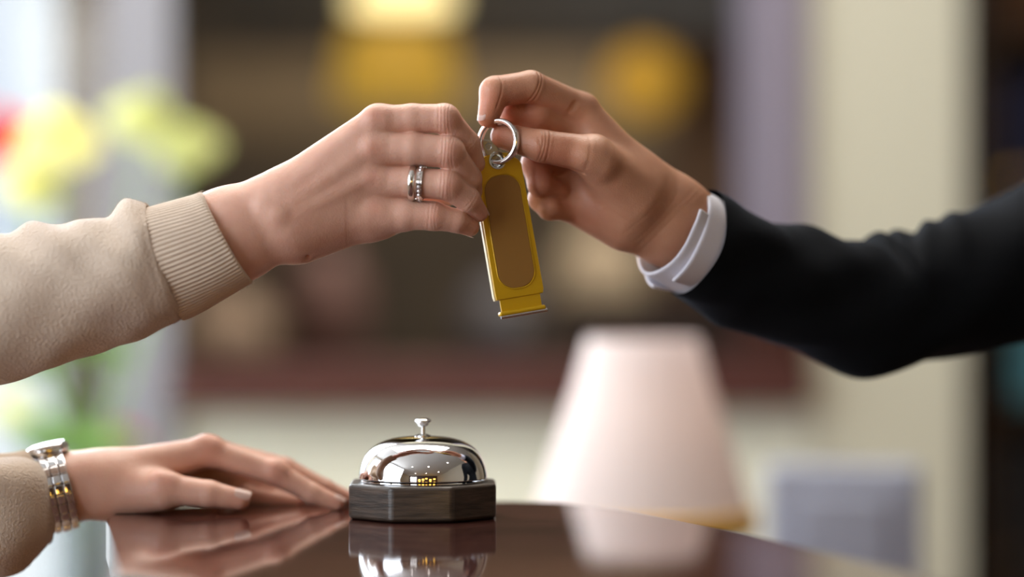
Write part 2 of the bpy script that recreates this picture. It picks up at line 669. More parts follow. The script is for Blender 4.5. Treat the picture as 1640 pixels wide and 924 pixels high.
# ------------------------------------------------------------------ the reception counter
pts = [(-.165, .70), (-.2165, 1.324), (-.248, 1.50), (-.270, 1.62), (-.281, 1.672), (-.280, 1.706), (-.266, 1.736), (-.20, 1.772), (-.10, 1.790),
       (.00, 1.797), (.035, 1.787), (.078, 1.727), (.111, 1.649), (.150, 1.560), (.181, 1.463), (.205, 1.39), (.226, 1.324), (.30, .95), (.33, .70)]
cnt = empty('reception_counter', (0, 1.3, 0), 'polished dark mahogany reception counter with the bell standing on it', 'counter')
bm = bmesh.new()
prism(bm, pts, TOPZ - .032, TOPZ, .004, 4)
obj('countertop', bm, MAHOG, cnt, angle=30)


def inset(pts, d):
    c = Vector((sum(p[0] for p in pts) / len(pts), sum(p[1] for p in pts) / len(pts)))
    out = []
    for p in pts:
        v = Vector(p) - c
        out.append(tuple(c + v * max(0, 1 - d / v.length)))
    return out


bm = bmesh.new()
prism(bm, inset(pts, .014), TOPZ - .052, TOPZ - .032, .005, 3)
obj('molding', bm, mat('brass_strip', lin(196, 150, 60), .3, .8), cnt, angle=30)
bm = bmesh.new()
prism(bm, inset(pts, .045), .09, TOPZ - .052, .003, 2)
obj('cabinet_body', bm, MAHOG_D, cnt, angle=30)
bm = bmesh.new()
prism(bm, inset(pts, .07), .0, .09)
obj('plinth', bm, mat('black_plinth', lin(20, 18, 17), .5), cnt, angle=30)

# ------------------------------------------------------------------ the service bell
bx, by = P(677.5, 800).x, 1.6765
bx = (677.5 - 820) / FPX * by
S = by / FPX
bell = empty('service_bell', (bx, by, TOPZ), 'chrome dome service bell on a dark wooden octagonal base, standing on the counter', 'bell')
MB = Matrix.Translation((bx, by, TOPZ))
R8 = 116.5 * S
oct8 = [(R8 / math.cos(PI / 8) * math.cos(PI / 8 + i * PI / 4 + math.radians(1.0)), R8 / math.cos(PI / 8) * math.sin(PI / 8 + i * PI / 4 + math.radians(1.0))) for i in range(8)]
bm = bmesh.new()
prism(bm, oct8, .0005, .0245, .0028, 4, MB)
obj('wooden_base', bm, BELLWOOD, bell, angle=50)
FELT = mat('felt', lin(20, 20, 20), .9)
for a in range(4):
    bm = bmesh.new()
    lathe(bm, [(0, 0), (.006, 0), (.006, .0006), (0, .0006)], 16, MB @ Matrix.Translation((.032 * math.cos(a * PI / 2 + .7), .032 * math.sin(a * PI / 2 + .7), 0)))
    obj('foot', bm, FELT, bell)
bm = bmesh.new()
lathe(bm, [(0, .0243), (96 * S, .0243), (99 * S, .0248), (99 * S, .0258), (60 * S, .0262), (0, .0262)], 96, MB)
obj('base_plate', bm, CHROME, bell)
z0 = .0266
prof = [(101.5, 0), (102.4, .5), (102.5, 3), (102, 9), (100.5, 16), (97.6, 25), (93.4, 34), (87.5, 42.3), (79.5, 50), (69, 56.4), (57, 61), (44, 64), (30, 65.8), (15, 66.6), (4, 66.8)]
pr = catmull([(r * S, z0 + z * S) for r, z in prof], 70)
bm = bmesh.new()
inner = [(max(r - .0011, 0.0), z - .0009 if r > .01 else z - .0011) for r, z in pr]
lathe(bm, [tuple(p) for p in pr] , 128, MB)
lathe(bm, [(0, pr[-1][1]), tuple(pr[-1])], 128, MB)
lathe(bm, [tuple(pr[0]), (pr[0][0] - .0012, pr[0][1]), (pr[0][0] - .0016, pr[0][1] + .004), (pr[0][0] - .006, pr[0][1] + .012), (.02, .05), (0, .052)], 128, MB)
bmesh.ops.remove_doubles(bm, verts=bm.verts, dist=1e-6)
obj('dome', bm, CHROME, bell, angle=60)
zt = z0 + 66.6 * S
bm = bmesh.new()
lathe(bm, [(0, zt), (13 * S, zt), (13 * S, zt + 1.6 * S), (9 * S, zt + 2.4 * S), (7 * S, zt + 3.8 * S), (3.5 * S, zt + 4.2 * S), (0, zt + 4.2 * S)], 40, MB)
obj('collar', bm, STEEL, bell)
bm = bmesh.new()
lathe(bm, [(3.4 * S, zt + 3.8 * S), (3.4 * S, zt + 17 * S), (0, zt + 17 * S)], 24, MB)
obj('plunger_stem', bm, STEEL, bell)
bm = bmesh.new()
lathe(bm, [(r * S, zt + z * S) for r, z in [(0, 15.4), (4, 15.4), (7.4, 17), (9.2, 19.4), (9.6, 21.6), (11.6, 22.4), (13.2, 24), (12.8, 25.8), (10.4, 27.6), (6.5, 28.8), (0, 29.3)]], 40, MB)
obj('button', bm, CHROME, bell, angle=80)

# ------------------------------------------------------------------ people: hands
def HP(px, py, D=0.0):
    return v3(P(px, py, D)) * 1000.0


def finger(js, rs, flat=None):
    """chain of joints (px, py, D) with radii mm"""
    pts = [HP(*j) for j in js]
    return [rc(pts[i], pts[i + 1], rs[i] + .45, rs[i + 1] + .45) for i in range(len(pts) - 1)], pts


def build_hand(palm, fingers, kp=14, kf=7, bumps=(), cuts=(), h=1.0, grid_pad=8, floor_z=None, kbump=6, kk=1.0):
    allp = list(palm) + [p for f in fingers for p in f] + list(bumps)
    lo = np.min([prim_box(p)[0] for p in allp], 0) - grid_pad
    hi = np.max([prim_box(p)[1] for p in allp], 0) + grid_pad
    G = Grid(lo, hi, h)
    D = G.union(G.big(), palm, kp)
    palmD = D.copy()
    out = D
    for f in fingers:
        F = G.union(G.big(), f, 2.2)
        W = smin(palmD, F, kf)
        out = smin(out, W, kk)
    if len(bumps): out = G.union(out, bumps, kbump)
    for c, k in cuts: out = G.cut(out, [c], k)
    return nets(out, G.lo, h, 1)


def creases(V, F, items):
    """press fine skin folds into the surface: item = (joint, axis, offsets, width, depth, reach)"""
    e1 = V[F[:, 1]] - V[F[:, 0]]; e2 = V[F[:, 3]] - V[F[:, 0]]
    fn = np.cross(e1, e2)
    Nn = np.zeros_like(V)
    for k in range(4): np.add.at(Nn, F[:, k], fn)
    Nn /= np.linalg.norm(Nn, axis=1)[:, None] + 1e-9
    V = V.copy()
    for J, ax, offs, w, dep, reach in items:
        ax = np.array(ax) / np.linalg.norm(ax)
        R = V - np.array(J)
        s_ = R @ ax
        near = np.linalg.norm(R, axis=1) < reach
        face = np.clip(-Nn[:, 1] * 1.6 - .15, 0, 1)
        bend = (R[:, 2] / reach) ** 2 * 1.4
        for o in offs:
            g = np.exp(-((s_ - o - bend * np.sign(o + 1e-3)) / w) ** 2) * near * face
            V -= Nn * (g * dep)[:, None]
    return V


def skin_tint(V, base, spots):
    """V mm; spots: (centre, radius, rgb) blended onto the base colour of the skin"""
    C = np.tile(np.array(base[:3]), (len(V), 1))
    for c, r, col in spots:
        d = np.linalg.norm(V - np.array(c), axis=1) / r
        w = np.exp(-d * d)[:, None] * 0.4
        C = C * (1 - w) + np.array(col[:3]) * w
    return C


def nail(name, parent, tip, direc, dorsal, w, l, rad, m=NAIL):
    """curved plate; tip = point on the finger axis near the end (m)"""
    t = Vector(direc).normalized()
    n = Vector(dorsal); n = (n - t * n.dot(t)).normalized()
    s = t.cross(n)
    bm = bmesh.new()
    nu, nv = 10, 12
    top = []
    for i in range(nu):
        u = i / (nu - 1)
        row = []
        for j in range(nv):
            v = -1 + 2 * j / (nv - 1)
            ww = w * (0.80 + 0.2 * math.sin(PI * min(u * 1.2 + .1, 1) * .5)) * (1 - .12 * (2 * u - 1) ** 4)
            a = v * ww / 2 / rad
            lx = (u - .5) * l - (v * v) * l * .10 * (1 if u > .5 else -1) * abs(2 * u - 1)
            row.append(bm.verts.new(Vector(tip) + t * lx + (n * math.cos(a) + s * math.sin(a)) * rad - n * (u - .3) ** 2 * rad * .22))
        top.append(row)
    for a, b in zip(top[:-1], top[1:]):
        for j in range(nv - 1):
            bm.faces.new((a[j], a[j + 1], b[j + 1], b[j]))
    ret = bmesh.ops.solidify(bm, geom=bm.faces[:], thickness=.0006)
    return obj(name, bm, m, parent)


RED_W = lin(214, 146, 126)
RED_M = lin(200, 118, 92)

# --- the woman's right hand, back of the hand towards the camera
A_palm = [
    rc(HP(250, 414, 8), HP(370, 377, 8), 28.5, 29.5, ((0, 1, 0), .80)),
    rc(HP(370, 377, 8), HP(452, 345, 8), 29.5, 27, ((0, 1, 0), .74)),
    rc(HP(440, 322, 6), HP(606, 192, 4), 17, 10.2),
    rc(HP(452, 340, 6), HP(602, 238, 2), 16, 11),
    rc(HP(462, 358, 6), HP(600, 286, 4), 16, 10.5),
    rc(HP(472, 372, 8), HP(604, 334, 8), 16, 10),
    rc(HP(484, 376, 16), HP(600, 348, 18), 17, 13.5),
    rc(HP(470, 350, 20), HP(580, 260, 22), 15, 12),
    rc(HP(600, 348, 14), HP(642, 344, 11), 13, 10.5),
]
fi, jA1 = finger([(606, 194, 4), (660, 190, 2), (712, 190, 1), (748, 230, 12), (761, 262, 20)], [10.0, 9.5, 9.4, 8.3, 6.4])
fm, jA2 = finger([(602, 240, 2), (662, 239, -1), (718, 243, -2), (750, 286, 12), (757, 312, 24)], [11.5, 10.8, 10.2, 8.6, 6.6])
fr, jA3 = finger([(602, 288, 4), (660, 292, 0), (716, 296, -1), (750, 320, 6), (767, 341, 14)], [10.8, 9.7, 9.6, 7.8, 5.8])
fp, jA4 = finger([(606, 340, 9), (650, 343, 6), (694, 346, 5), (732, 354, 8), (753, 364, 14)], [11, 10.2, 9.2, 7.4, 5.8])
ft, jA5 = finger([(480, 345, 26), (570, 335, 46), (670, 322, 58), (745, 300, 47)], [14, 12, 10, 8])
A_bumps = [
    rc(HP(598, 191, -1), HP(612, 191, -1), 6.5, 5.5), rc(HP(594, 237, -4), HP(608, 237, -3), 6.2, 5), rc(HP(592, 283, -1), HP(606, 285, -1), 5.6, 5), rc(HP(596, 333, 3), HP(608, 335, 3), 5.5, 5),
    rc(HP(712, 189, -2), HP(718, 190, -1), 6, 5.6), rc(HP(719, 241, -6), HP(725, 243, -5), 6, 5.4), rc(HP(715, 294, -4.6), HP(722, 297, -4), 5.6, 5),
    rc(HP(590, 240, -5), HP(470, 322, -9), 2.8, 2.0), rc(HP(588, 286, -4), HP(480, 340, -9), 2.2, 1.6), rc(HP(590, 196, -1), HP(470, 296, -7), 2.2, 1.6),
    rc(HP(425, 335, -6), HP(445, 345, -8), 8, 8),
]
A_cuts = [(rc(HP(490, 400, -1), HP(493, 424, 5), .8, .8), 3.0)]
VA, FA = build_hand(A_palm, [fi, fm, fr, fp, ft], bumps=A_bumps, cuts=A_cuts, h=.62, kp=12, kf=5.5, kbump=6, kk=.7)
VA = creases(VA, FA, [(jA1[2], jA1[2] - jA1[1], (-3.2, -1.0, 1.2, 3.2), .45, .30, 14), (jA2[2], jA2[2] - jA2[1], (-3, -.8, 1.4, 3.2), .45, .30, 13), (jA3[2], jA3[2] - jA3[1], (-3, -.8, 1.4, 3.0), .45, .28, 12.5),
                    (jA4[2], jA4[2] - jA4[1], (-2, 0, 2), .45, .25, 12), (jA1[3], jA1[3] - jA1[2], (-1, 1), .4, .2, 11), (jA3[3], jA3[3] - jA3[2], (-1, 1), .4, .2, 10)])
spA = [(HP(600, 186, -8), 7, RED_W), (HP(598, 238, -12), 7, RED_W), (HP(596, 284, -10), 6, RED_W), (HP(600, 334, -5), 6, RED_W),
       (HP(718, 190, -8), 7, RED_W), (HP(722, 243, -12), 7, RED_W), (HP(720, 297, -10), 6, RED_W), (HP(697, 345, -5), 7, RED_W)] + \
      [(j[-1], 9, RED_W) for j in (jA1, jA2, jA3, jA4)]

# --- the woman's left hand, resting on the counter
C_palm = [
    rc(HP(-10, 822, 72), HP(115, 779, 88), 31, 25, ((0, 0, 1), .85)),
    rc(HP(115, 779, 88), HP(170, 774, 92), 25, 24, ((0, 0, 1), .85)),
    rc(HP(165, 768, 85), HP(333, 722, 98), 18, 9.5),
    rc(HP(170, 770, 100), HP(338, 724, 120), 18, 9.5),
    rc(HP(175, 776, 112), HP(330, 734, 140), 18, 9),
    rc(HP(185, 786, 120), HP(320, 750, 158), 17, 8.5),
    rc(HP(180, 790, 82), HP(262, 788, 70), 17, 12),
    rc(HP(200, 790, 110), HP(290, 780, 140), 15, 11),
    rc(HP(215, 800, 118), HP(335, 792, 146), 11, 10),
]
ci, jC1 = finger([(333, 722, 98), (441, 757, 96), (500, 790, 96), (540, 806, 96)], [9.5, 8.4, 7, 5.2])
cm_, jC2 = finger([(338, 724, 120), (455, 752, 122), (520, 784, 124), (556, 798, 126)], [9.5, 8.4, 7, 5.4])
cr_, jC3 = finger([(330, 742, 140), (432, 784, 146), (490, 797, 148), (526, 800, 150)], [9.5, 8.4, 6.8, 5.2])
cp_, jC4 = finger([(320, 760, 150), (396, 790, 140), (440, 799, 140), (474, 803, 142)], [9.5, 8.0, 6, 5])
ct_, jC5 = finger([(190, 790, 82), (265, 783, 68), (335, 791, 66), (384, 800, 68)], [14, 10.8, 9, 7])
C_bumps = [rc(HP(328, 714, 96), HP(340, 716, 96), 6, 5.5), rc(HP(258, 770, 64), HP(272, 772, 64), 6, 5), rc(HP(440, 752, 93), HP(446, 755, 93), 5.5, 5)]
VC, FC = build_hand(C_palm, [ci, cm_, cr_, cp_, ct_], bumps=C_bumps, h=1.0, kp=12, kf=8, kbump=7, kk=1.6)
on = np.clip(1 - np.abs((VC[:, 0] + 150) / 130) ** 6, 0, 1)
VC[:, 2] = np.where(VC[:, 0] > -278, np.maximum(VC[:, 2], TOPZ * 1000 + .3), VC[:, 2])
spC = [(HP(334, 714, 88), 11, RED_W), (HP(442, 757, 88), 10, RED_W), (HP(262, 772, 58), 9, RED_W)] + [(j[-1], 12, RED_W) for j in (jC1, jC2, jC3, jC5)]

# --- the man's right hand, palm towards the camera, holding the ring of the fob
B_palm = [
    rc(HP(1170, 415, 100), HP(1066, 349, 76), 29, 28.5, ((0, 1, 0), .8)),
    rc(HP(1066, 349, 76), HP(1012, 308, 70), 28, 27, ((0, 1, 0), .75)),
    rc(HP(1020, 296, 68), HP(932, 178, 62), 19, 11),
    rc(HP(1010, 310, 72), HP(922, 208, 72), 19, 12),
    rc(HP(1002, 325, 74), HP(912, 250, 76), 18, 12),
    rc(HP(998, 342, 74), HP(908, 300, 76), 18, 12),
    rc(HP(1000, 352, 66), HP(905, 322, 66), 19, 12),
    rc(HP(1018, 318, 56), HP(950, 252, 38), 18, 14),
]
bi, jB1 = finger([(932, 176, 62), (850, 139, 40), (793, 147, 32), (782, 188, 30)], [11, 10.6, 10.2, 7.0])
bm_, jB2 = finger([(922, 205, 72), (860, 184, 52), (824, 182, 50), (814, 204, 54)], [12, 11.4, 9.4, 8])
br_, jB3 = finger([(912, 250, 76), (858, 262, 50), (866, 296, 46), (892, 306, 54)], [11.5, 9.6, 8.4, 7])
bp_, jB4 = finger([(908, 300, 76), (868, 318, 54), (880, 334, 50), (905, 338, 58)], [10.5, 9, 7.6, 6.4])
bt_, jB5 = finger([(1018, 318, 54), (950, 248, 34), (868, 234, 27), (806, 218, 34)], [16, 12.6, 10.6, 8.4])
B_bumps = [rc(HP(940, 250, 26), HP(965, 262, 30), 9, 10)]
B_cuts = [(rc(HP(826, 134, 22), HP(820, 166, 24), .8, .8), 2.5), (rc(HP(876, 150, 30), HP(852, 184, 32), .9, .9), 3.0), (rc(HP(922, 166, 45), HP(896, 206, 44), .9, .9), 3.0),
          (rc(HP(905, 272, 26), HP(935, 277, 28), .8, .7), 2.5), (rc(HP(906, 282, 34), HP(960, 330, 44), .9, .7), 3.0), (rc(HP(862, 220, 16), HP(866, 236, 15), .4, .4), 1.5)]
VB, FB = build_hand(B_palm, [bi, bm_, br_, bp_, bt_], bumps=B_bumps, cuts=B_cuts, h=.65, kp=12, kf=7, kbump=7, kk=1.6)
VB = creases(VB, FB, [(jB5[2], jB5[2] - jB5[1], (-2.5, 0, 2), .6, .45, 17), (jB5[1], jB5[2] - jB5[1], (6,), 1.4, .25, 20), (jB1[1], jB1[1] - jB1[0], (-1.2, 1.0), .7, .6, 17), (jB1[2], jB1[2] - jB1[0], (.5,), .6, .5, 15),
                    (jB5[0], jB5[1] - jB5[0], (-16, -6), 1.2, .12, 30), (HP(1062, 352, 60), HP(1062, 352, 60) - HP(1010, 300, 60), (0, 4), 1.2, .14, 40)])
spB = [(HP(783, 165, 22), 14, RED_M), (HP(812, 180, 40), 13, lin(205, 105, 84)), (HP(806, 218, 26), 12, RED_M), (HP(870, 290, 36), 20, lin(176, 92, 72)), (HP(865, 250, 40), 14, lin(176, 92, 72)),
       (HP(850, 185, 38), 14, RED_M), (HP(890, 250, 16), 16, RED_M), (HP(930, 350, 56), 22, lin(190, 116, 92))]


# ------------------------------------------------------------------ people: bodies (millimetres, mostly outside the picture)
def body_sdf(cx, cy, face, hs, arms, female):
    """standing figure; face = +1 looks to +x, -1 looks to -x; hs scales heights; arms: list of joint lists"""
    f = face
    q = lambda a, b, c: np.array((cx + f * a, cy + b, c * hs))
    torso = [rc(q(0, -70, 930), q(0, 70, 930), 105, 105, ((1, 0, 0), .85)), rc(q(5, 0, 1000), q(0, 0, 1120), 125, 110, ((1, 0, 0), .8)),
             rc(q(0, -75, 1260), q(0, 75, 1260), 100, 100, ((1, 0, 0), .9)), rc(q(-8, -150, 1365), q(-8, 150, 1365), 52, 52), rc(q(-12, 0, 1350), q(0, 0, 1480), 56, 50)]
    if female: torso += [el(q(80, -62, 1245), (55, 58, 55)), el(q(80, 62, 1245), (55, 58, 55))]
    legs = []
    for s in (-1, 1):
        legs += [rc(q(0, s * 85, 900), q(8, s * 82, 500), 88, 56), rc(q(8, s * 82, 500), q(-15, s * 82, 90), 56, 38)]
    return torso, legs


def head_sdf(cx, cy, f, hs, yaw=0.0):
    q = lambda a, b, c: np.array((cx + f * a, cy + b, c * hs))
    P_ = [el(q(0, 0, 1600), (98, 76, 100)), el(q(28, 0, 1545), (66, 58, 72)), rc(q(60, 0, 1500), q(66, 0, 1500), 24, 20), rc(q(88, 0, 1585), q(108, 0, 1556), 9, 12), el(q(-4, -76, 1568), (20, 9, 30)), el(q(-4, 76, 1568), (20, 9, 30)),
          rc(q(86, -14, 1522), q(86, 14, 1522), 7, 7), rc(q(78, -36, 1605), q(78, 36, 1605), 12, 12), rc(q(-10, 0, 1400), q(-6, 0, 1540), 52, 50)]
    C_ = [(el(q(94, -31, 1580), (11, 14, 9)), 8), (el(q(94, 31, 1580), (11, 14, 9)), 8)]
    return P_, C_, q


def coarse(prims, k, h, cuts=()):
    lo = np.min([prim_box(p)[0] for p in prims], 0) - 4 * h
    hi = np.max([prim_box(p)[1] for p in prims], 0) + 4 * h
    G = Grid(lo, hi, h)
    D = G.union(G.big(), prims, k)
    for c, kk in cuts: D = G.cut(D, [c], kk)
    return nets(D, G.lo, h, 2)


def grow(prims, r):
    out = []
    for p in prims:
        if p[0] == 'rc': out.append(rc(p[1], p[2], p[3] + r, p[4] + r, p[5]))
        else: out.append(el(p[1], p[2] + r, p[3]))
    return out


def limb(pts, rs):
    return [rc(np.array(pts[i]) * 1000, np.array(pts[i + 1]) * 1000, rs[i], rs[i + 1]) for i in range(len(pts) - 1)]


def person(name, label, cx, cy, f, hs, female, skin, base, hands, arms, spots, trouser_m, shoe_m, hair_m, fine_w=None):
    root = empty(name, (cx / 1000, cy / 1000, 0), label, 'person')
    torso, legs = body_sdf(cx, cy, f, hs, arms, female)
    hp, hc, q = head_sdf(cx, cy, f, hs)
    body = torso + legs + hp
    for a, rs in arms: body += limb(a, rs)
    for s in (-1, 1):
        body.append(rc(q(-15, s * 82, 90), q(90, s * 84, 36 / hs), 38, 30))
    V, F = coarse(body, 22, 9, hc)
    parts = [(V / 1000, F)] + [(v / 1000, g) for v, g in hands]
    allV = np.concatenate([p[0] for p in parts]) * 1000
    me = np_mesh('body', parts, skin_tint(allV, base, spots))
    link('body', me, skin, root)
    # trousers, shoes, hair, eyes
    V, F = coarse(grow(torso[:2] + legs, 12), 25, 10)
    link('trousers', np_mesh('trousers', [(V / 1000, F)]), trouser_m, root)
    for s in (-1, 1):
        V, F = coarse([rc(q(-30, s * 82, 50 / hs), q(110, s * 84, 42 / hs), 46, 38), rc(q(-15, s * 82, 100), q(-10, s * 82, 60), 44, 44)], 15, 7)
        V[:, 2] = np.maximum(V[:, 2], 0.0)
        link('shoe', np_mesh('shoe', [(V / 1000, F)]), shoe_m, root)
    hair = [el(q(-14, 0, 1616), (104, 84, 100))]
    if female: hair += [rc(q(-50, 0, 1600), q(-72, 0, 1440), 76, 50), rc(q(-10, -66, 1600), q(-40, -66, 1450), 24, 20), rc(q(-10, 66, 1600), q(-40, 66, 1450), 24, 20)]
    else: hair += [el(q(-40, 0, 1580), (70, 76, 84))]
    V, F = coarse(hair, 20, 7, [(el(q(78, 0, 1545), (66, 66, 84)), 14)])
    link('hair', np_mesh('hair', [(V / 1000, F)]), hair_m, root)
    for s in (-1, 1):
        bm = bmesh.new()
        ball = lambda r: [(0, -r)] + [(r * math.cos(a), r * math.sin(a)) for a in np.linspace(-1.4, 1.4, 9)] + [(0, r)]
        lathe(bm, ball(.0115), 16, Matrix.Translation(Vector(q(76.5, s * 31, 1580)) / 1000))
        e = obj('eye', bm, EYE, root)
        bm = bmesh.new()
        lathe(bm, ball(.0058), 16, Matrix.Translation(Vector(q(83.2, s * 31, 1580)) / 1000))
        obj('iris', bm, IRIS, e)
        V, F = coarse([rc(q(88, s * 18, 1598), q(86, s * 34, 1603), 3, 3), rc(q(86, s * 34, 1603), q(76, s * 50, 1598), 3, 2)], 3, 1.5)
        link('eyebrow', np_mesh('eyebrow', [(V / 1000, F)]), hair_m, root)
    V, F = coarse([rc(q(92, -9, 1523), q(92, 9, 1523), 4, 4), rc(q(92, -9, 1523), q(85, -23, 1522), 4, 2), rc(q(92, 9, 1523), q(85, 23, 1522), 4, 2), rc(q(91, -10, 1515), q(91, 10, 1515), 4.5, 4.5)], 3, 1.5)
    link('lips', np_mesh('lips', [(V / 1000, F)]), LIPS, root)
    return root, torso


IRIS = mat('iris_brown', lin(58, 40, 28), .15)
LIPS = mat('lips', lin(178, 96, 88), .4)
EYE = mat('eye_white', lin(225, 222, 216), .2)
TROUSER = mat('dark_trousers', lin(34, 36, 44), .85); noise_bump(TROUSER, 300, .2)
JEANS = mat('blue_jeans', lin(52, 66, 92), .85); noise_bump(JEANS, 300, .2)
SHOE = mat('black_leather', lin(18, 17, 17), .35); noise_bump(SHOE, 200, .1)
SHOEB = mat('brown_leather', lin(78, 52, 36), .4); noise_bump(SHOEB, 200, .1)
HAIRB = mat('brown_hair', lin(62, 42, 30), .5); noise_bump(HAIRB, 90, .6, .004, 4, (6, 6, 1))
HAIRK = mat('dark_hair', lin(28, 22, 19), .5); noise_bump(HAIRK, 90, .6, .004, 4, (6, 6, 1))

WA = list(P(250, 412, 8)); WC = list(P(-10, 822, 72)); WB = list(P(1190, 425, 92))
# arm centre lines from shoulder to wrist, metres
armA = [(-.80, 1.53, 1.31), (-.72, 1.53, 1.20), (-.625, 1.545, 1.130), (-.50, 1.58, 1.138), tuple(P(-110, 518, 2)), tuple(P(0, 494, 4)), tuple(P(190, 441, 7)), tuple(WA)]
armC = [(-.80, 1.87, 1.31), (-.73, 1.86, 1.17), (-.62, 1.85, 1.07), (-.50, 1.78, 1.043), tuple(WC)]
woman, torsoW = person('person', 'person in a beige ribbed-cuff sweater reaching for the key fob, one hand on the counter', -805, 1700, 1, .955, True,
                       SKIN_W, lin(216, 170, 150), [(VA, FA), (VC, FC)], [(armA, [48, 44, 38, 38, 37, 35, 31, 28]), (armC, [46, 42, 38, 34, 30])], spA + spC, JEANS, SHOEB, HAIRB)
shB = (.66, 2.00, 1.40)
armB = [shB, (.49, 1.90, 1.27), tuple(P(1560, 452, 195)), tuple(P(1440, 488, 172)), tuple(P(1290, 468, 143)), tuple(P(1190, 430, 115)), tuple(P(1130, 395, 95))]
armL = [(.66, 1.64, 1.40), (.695, 1.60, 1.25), (.69, 1.58, 1.10), (.66, 1.56, .96), (.64, 1.55, .86)]
# his left hand hangs by his side
lh = lambda a, b, c: np.array((640 + a, 1550 + b, 860 + c), float)
Lpalm = [rc(lh(0, 0, 30), lh(-4, 0, -10), 27, 25, ((0, 1, 0), .8)), rc(lh(-6, 0, -20), lh(-28, 0, -80), 20, 13), rc(lh(-2, 0, -20), lh(-8, 0, -86), 20, 13), rc(lh(4, 0, -20), lh(12, 0, -82), 20, 13)]
Lf = [[rc(lh(x, 0, -84), lh(x - 6, 4, -124), 10, 9), rc(lh(x - 6, 4, -124), lh(x - 14, 12, -150), 9, 8), rc(lh(x - 14, 12, -150), lh(x - 20, 20, -166), 8, 6.5)] for x in (-28, -10, 8, 24)]
Lf.append([rc(lh(-18, 0, -20), lh(-44, 8, -60), 14, 11), rc(lh(-44, 8, -60), lh(-54, 14, -96), 11, 8)])
VL, FL = build_hand(Lpalm, Lf, h=2.0)
man, torsoM = person('person', 'person in a black sweater and white shirt cuff, holding out the key fob', 655, 1820, -1, 1.03, False,
                     SKIN_M, lin(192, 142, 114), [(VB, FB), (VL, FL)], [(armB, [54, 42, 40, 36, 34, 31, 28]), (armL, [54, 46, 42, 34, 28])], spB, TROUSER, SHOE, HAIRK)


# ------------------------------------------------------------------ clothes
def ridge(u, th, u0, t0, du, slope, wu, wt, amp):
    """a fold: gaussian ridge along a slanted line in (length, angle) space, metres"""
    d = np.angle(np.exp(1j * (th - t0)))
    return amp * np.exp(-((u - u0 - slope * d) / wu) ** 2) * np.exp(-(d / wt) ** 2)


def sleeve_fold(folds, noise=.0012, seed=1):
    rs = np.random.RandomState(seed)
    ph = rs.rand(12) * 6.28
    def f(u, th, Ltot):
        o = 0 * th
        for a in folds: o = o + ridge(u, th, *a)
        o = o + noise * (np.sin(3 * th + 40 * u + ph[0]) * np.sin(55 * u + ph[1]) + .6 * np.sin(5 * th - 90 * u + ph[2]) + .5 * np.sin(2 * th + 130 * u + ph[3]))
        return o
    return f


def open_loft_obj(name, keys, nu, nv, fold, m, parent, thick=.0022):
    bm = bmesh.new()
    loft(bm, keys, nu, nv, fold)
    bmesh.ops.recalc_face_normals(bm, faces=bm.faces)
    o = obj(name, bm, m, parent, sm=True, angle=180)
    md = o.modifiers.new('thickness', 'SOLIDIFY')
    md.thickness = thick
    md.offset = -1
    return o


def sweater(parent, torso, m, sleeves, name='sweater', r=16, caps=()):
    """torso piece and sleeves in one mesh"""
    V, F = coarse(grow([p for p in torso[:4] + torso[5:]], r) + [el(np.array(c) * 1000, (82, 78, 80)) for c in caps], 30, 9, [(rc(torso[4][2] + np.array((0, 0, 60)), torso[4][1] + np.array((0, 0, 70)), 70, 62), 8)])
    parts = [(V / 1000, F)]
    for keys, nu, nv, fold in sleeves:
        bm = bmesh.new()
        loft(bm, keys, nu, nv, fold)
        bm.verts.index_update()
        bm.verts.ensure_lookup_table()
        Vv = np.array([v.co[:] for v in bm.verts])
        Ff = np.array([[v.index for v in f.verts] for f in bm.faces])
        # inner wall
        nrm = np.zeros_like(Vv)
        bm.normal_update()
        nrm = np.array([v.normal[:] for v in bm.verts])
        cen = Vv.mean(0)
        bm.free()
        parts.append((Vv, Ff))
    me = np_mesh(name, parts)
    return link(name, me, m, parent)


def K(px, py, D, ra, rb): return (*P(px, py, D), ra, rb)


# right sleeve of the beige sweater, from the shoulder to the seam of the cuff
keysA = [(-.80, 1.53, 1.31, .070, .075), (-.72, 1.53, 1.20, .062, .068), (-.625, 1.545, 1.122, .058, .062), (-.50, 1.58, 1.135, .050, .056), K(-110, 520, 2, .047, .0535), K(0, 495, 4, .045, .0495), K(100, 468, 6, .043, .047), K(190, 443, 7, .041, .0425),
         K(240, 429, 8, .040, .0420), K(262, 423, 8, .0375, .0400), K(268, 421, 8, .034, .0365)]
T2 = PI / 2
foldsA = []


def fA(u, th, Lt):
    w = Lt - u      # distance back from the cuff seam
    o = 0 * th
    for (u0, t0, slope, wu, wt, amp) in ((.017, T2 + .1, .004, .009, .9, .0062), (.030, T2 - .1, .010, .007, .8, -.0022), (.046, T2 - .5, .018, .008, .7, .0026), (.060, T2 + .1, .012, .007, .7, -.0016), (.082, T2 + .1, .014, .009, .8, .0040), (.097, T2, .014, .007, .7, -.0018), (.112, T2, .012, .008, .7, .0020), (.150, T2, .02, .010, .9, .0026),
                                        (.062, T2 - 1.0, .02, .008, .5, .0014), (.024, -.2, .004, .010, .8, .0014), (.030, -T2, .004, .012, .9, .0026), (.070, -1.2, -.01, .014, .8, -.0012), (.012, -1.0, .0, .006, .9, -.0008)):
        o = o + ridge(w, th, u0, t0, 0, slope, wu, wt, amp)
    o = o + .0007 * (np.sin(3 * th + 60 * u) + np.sin(5 * th - 95 * u + 1) + np.sin(7 * th + 140 * u + 2) * .6)
    return o


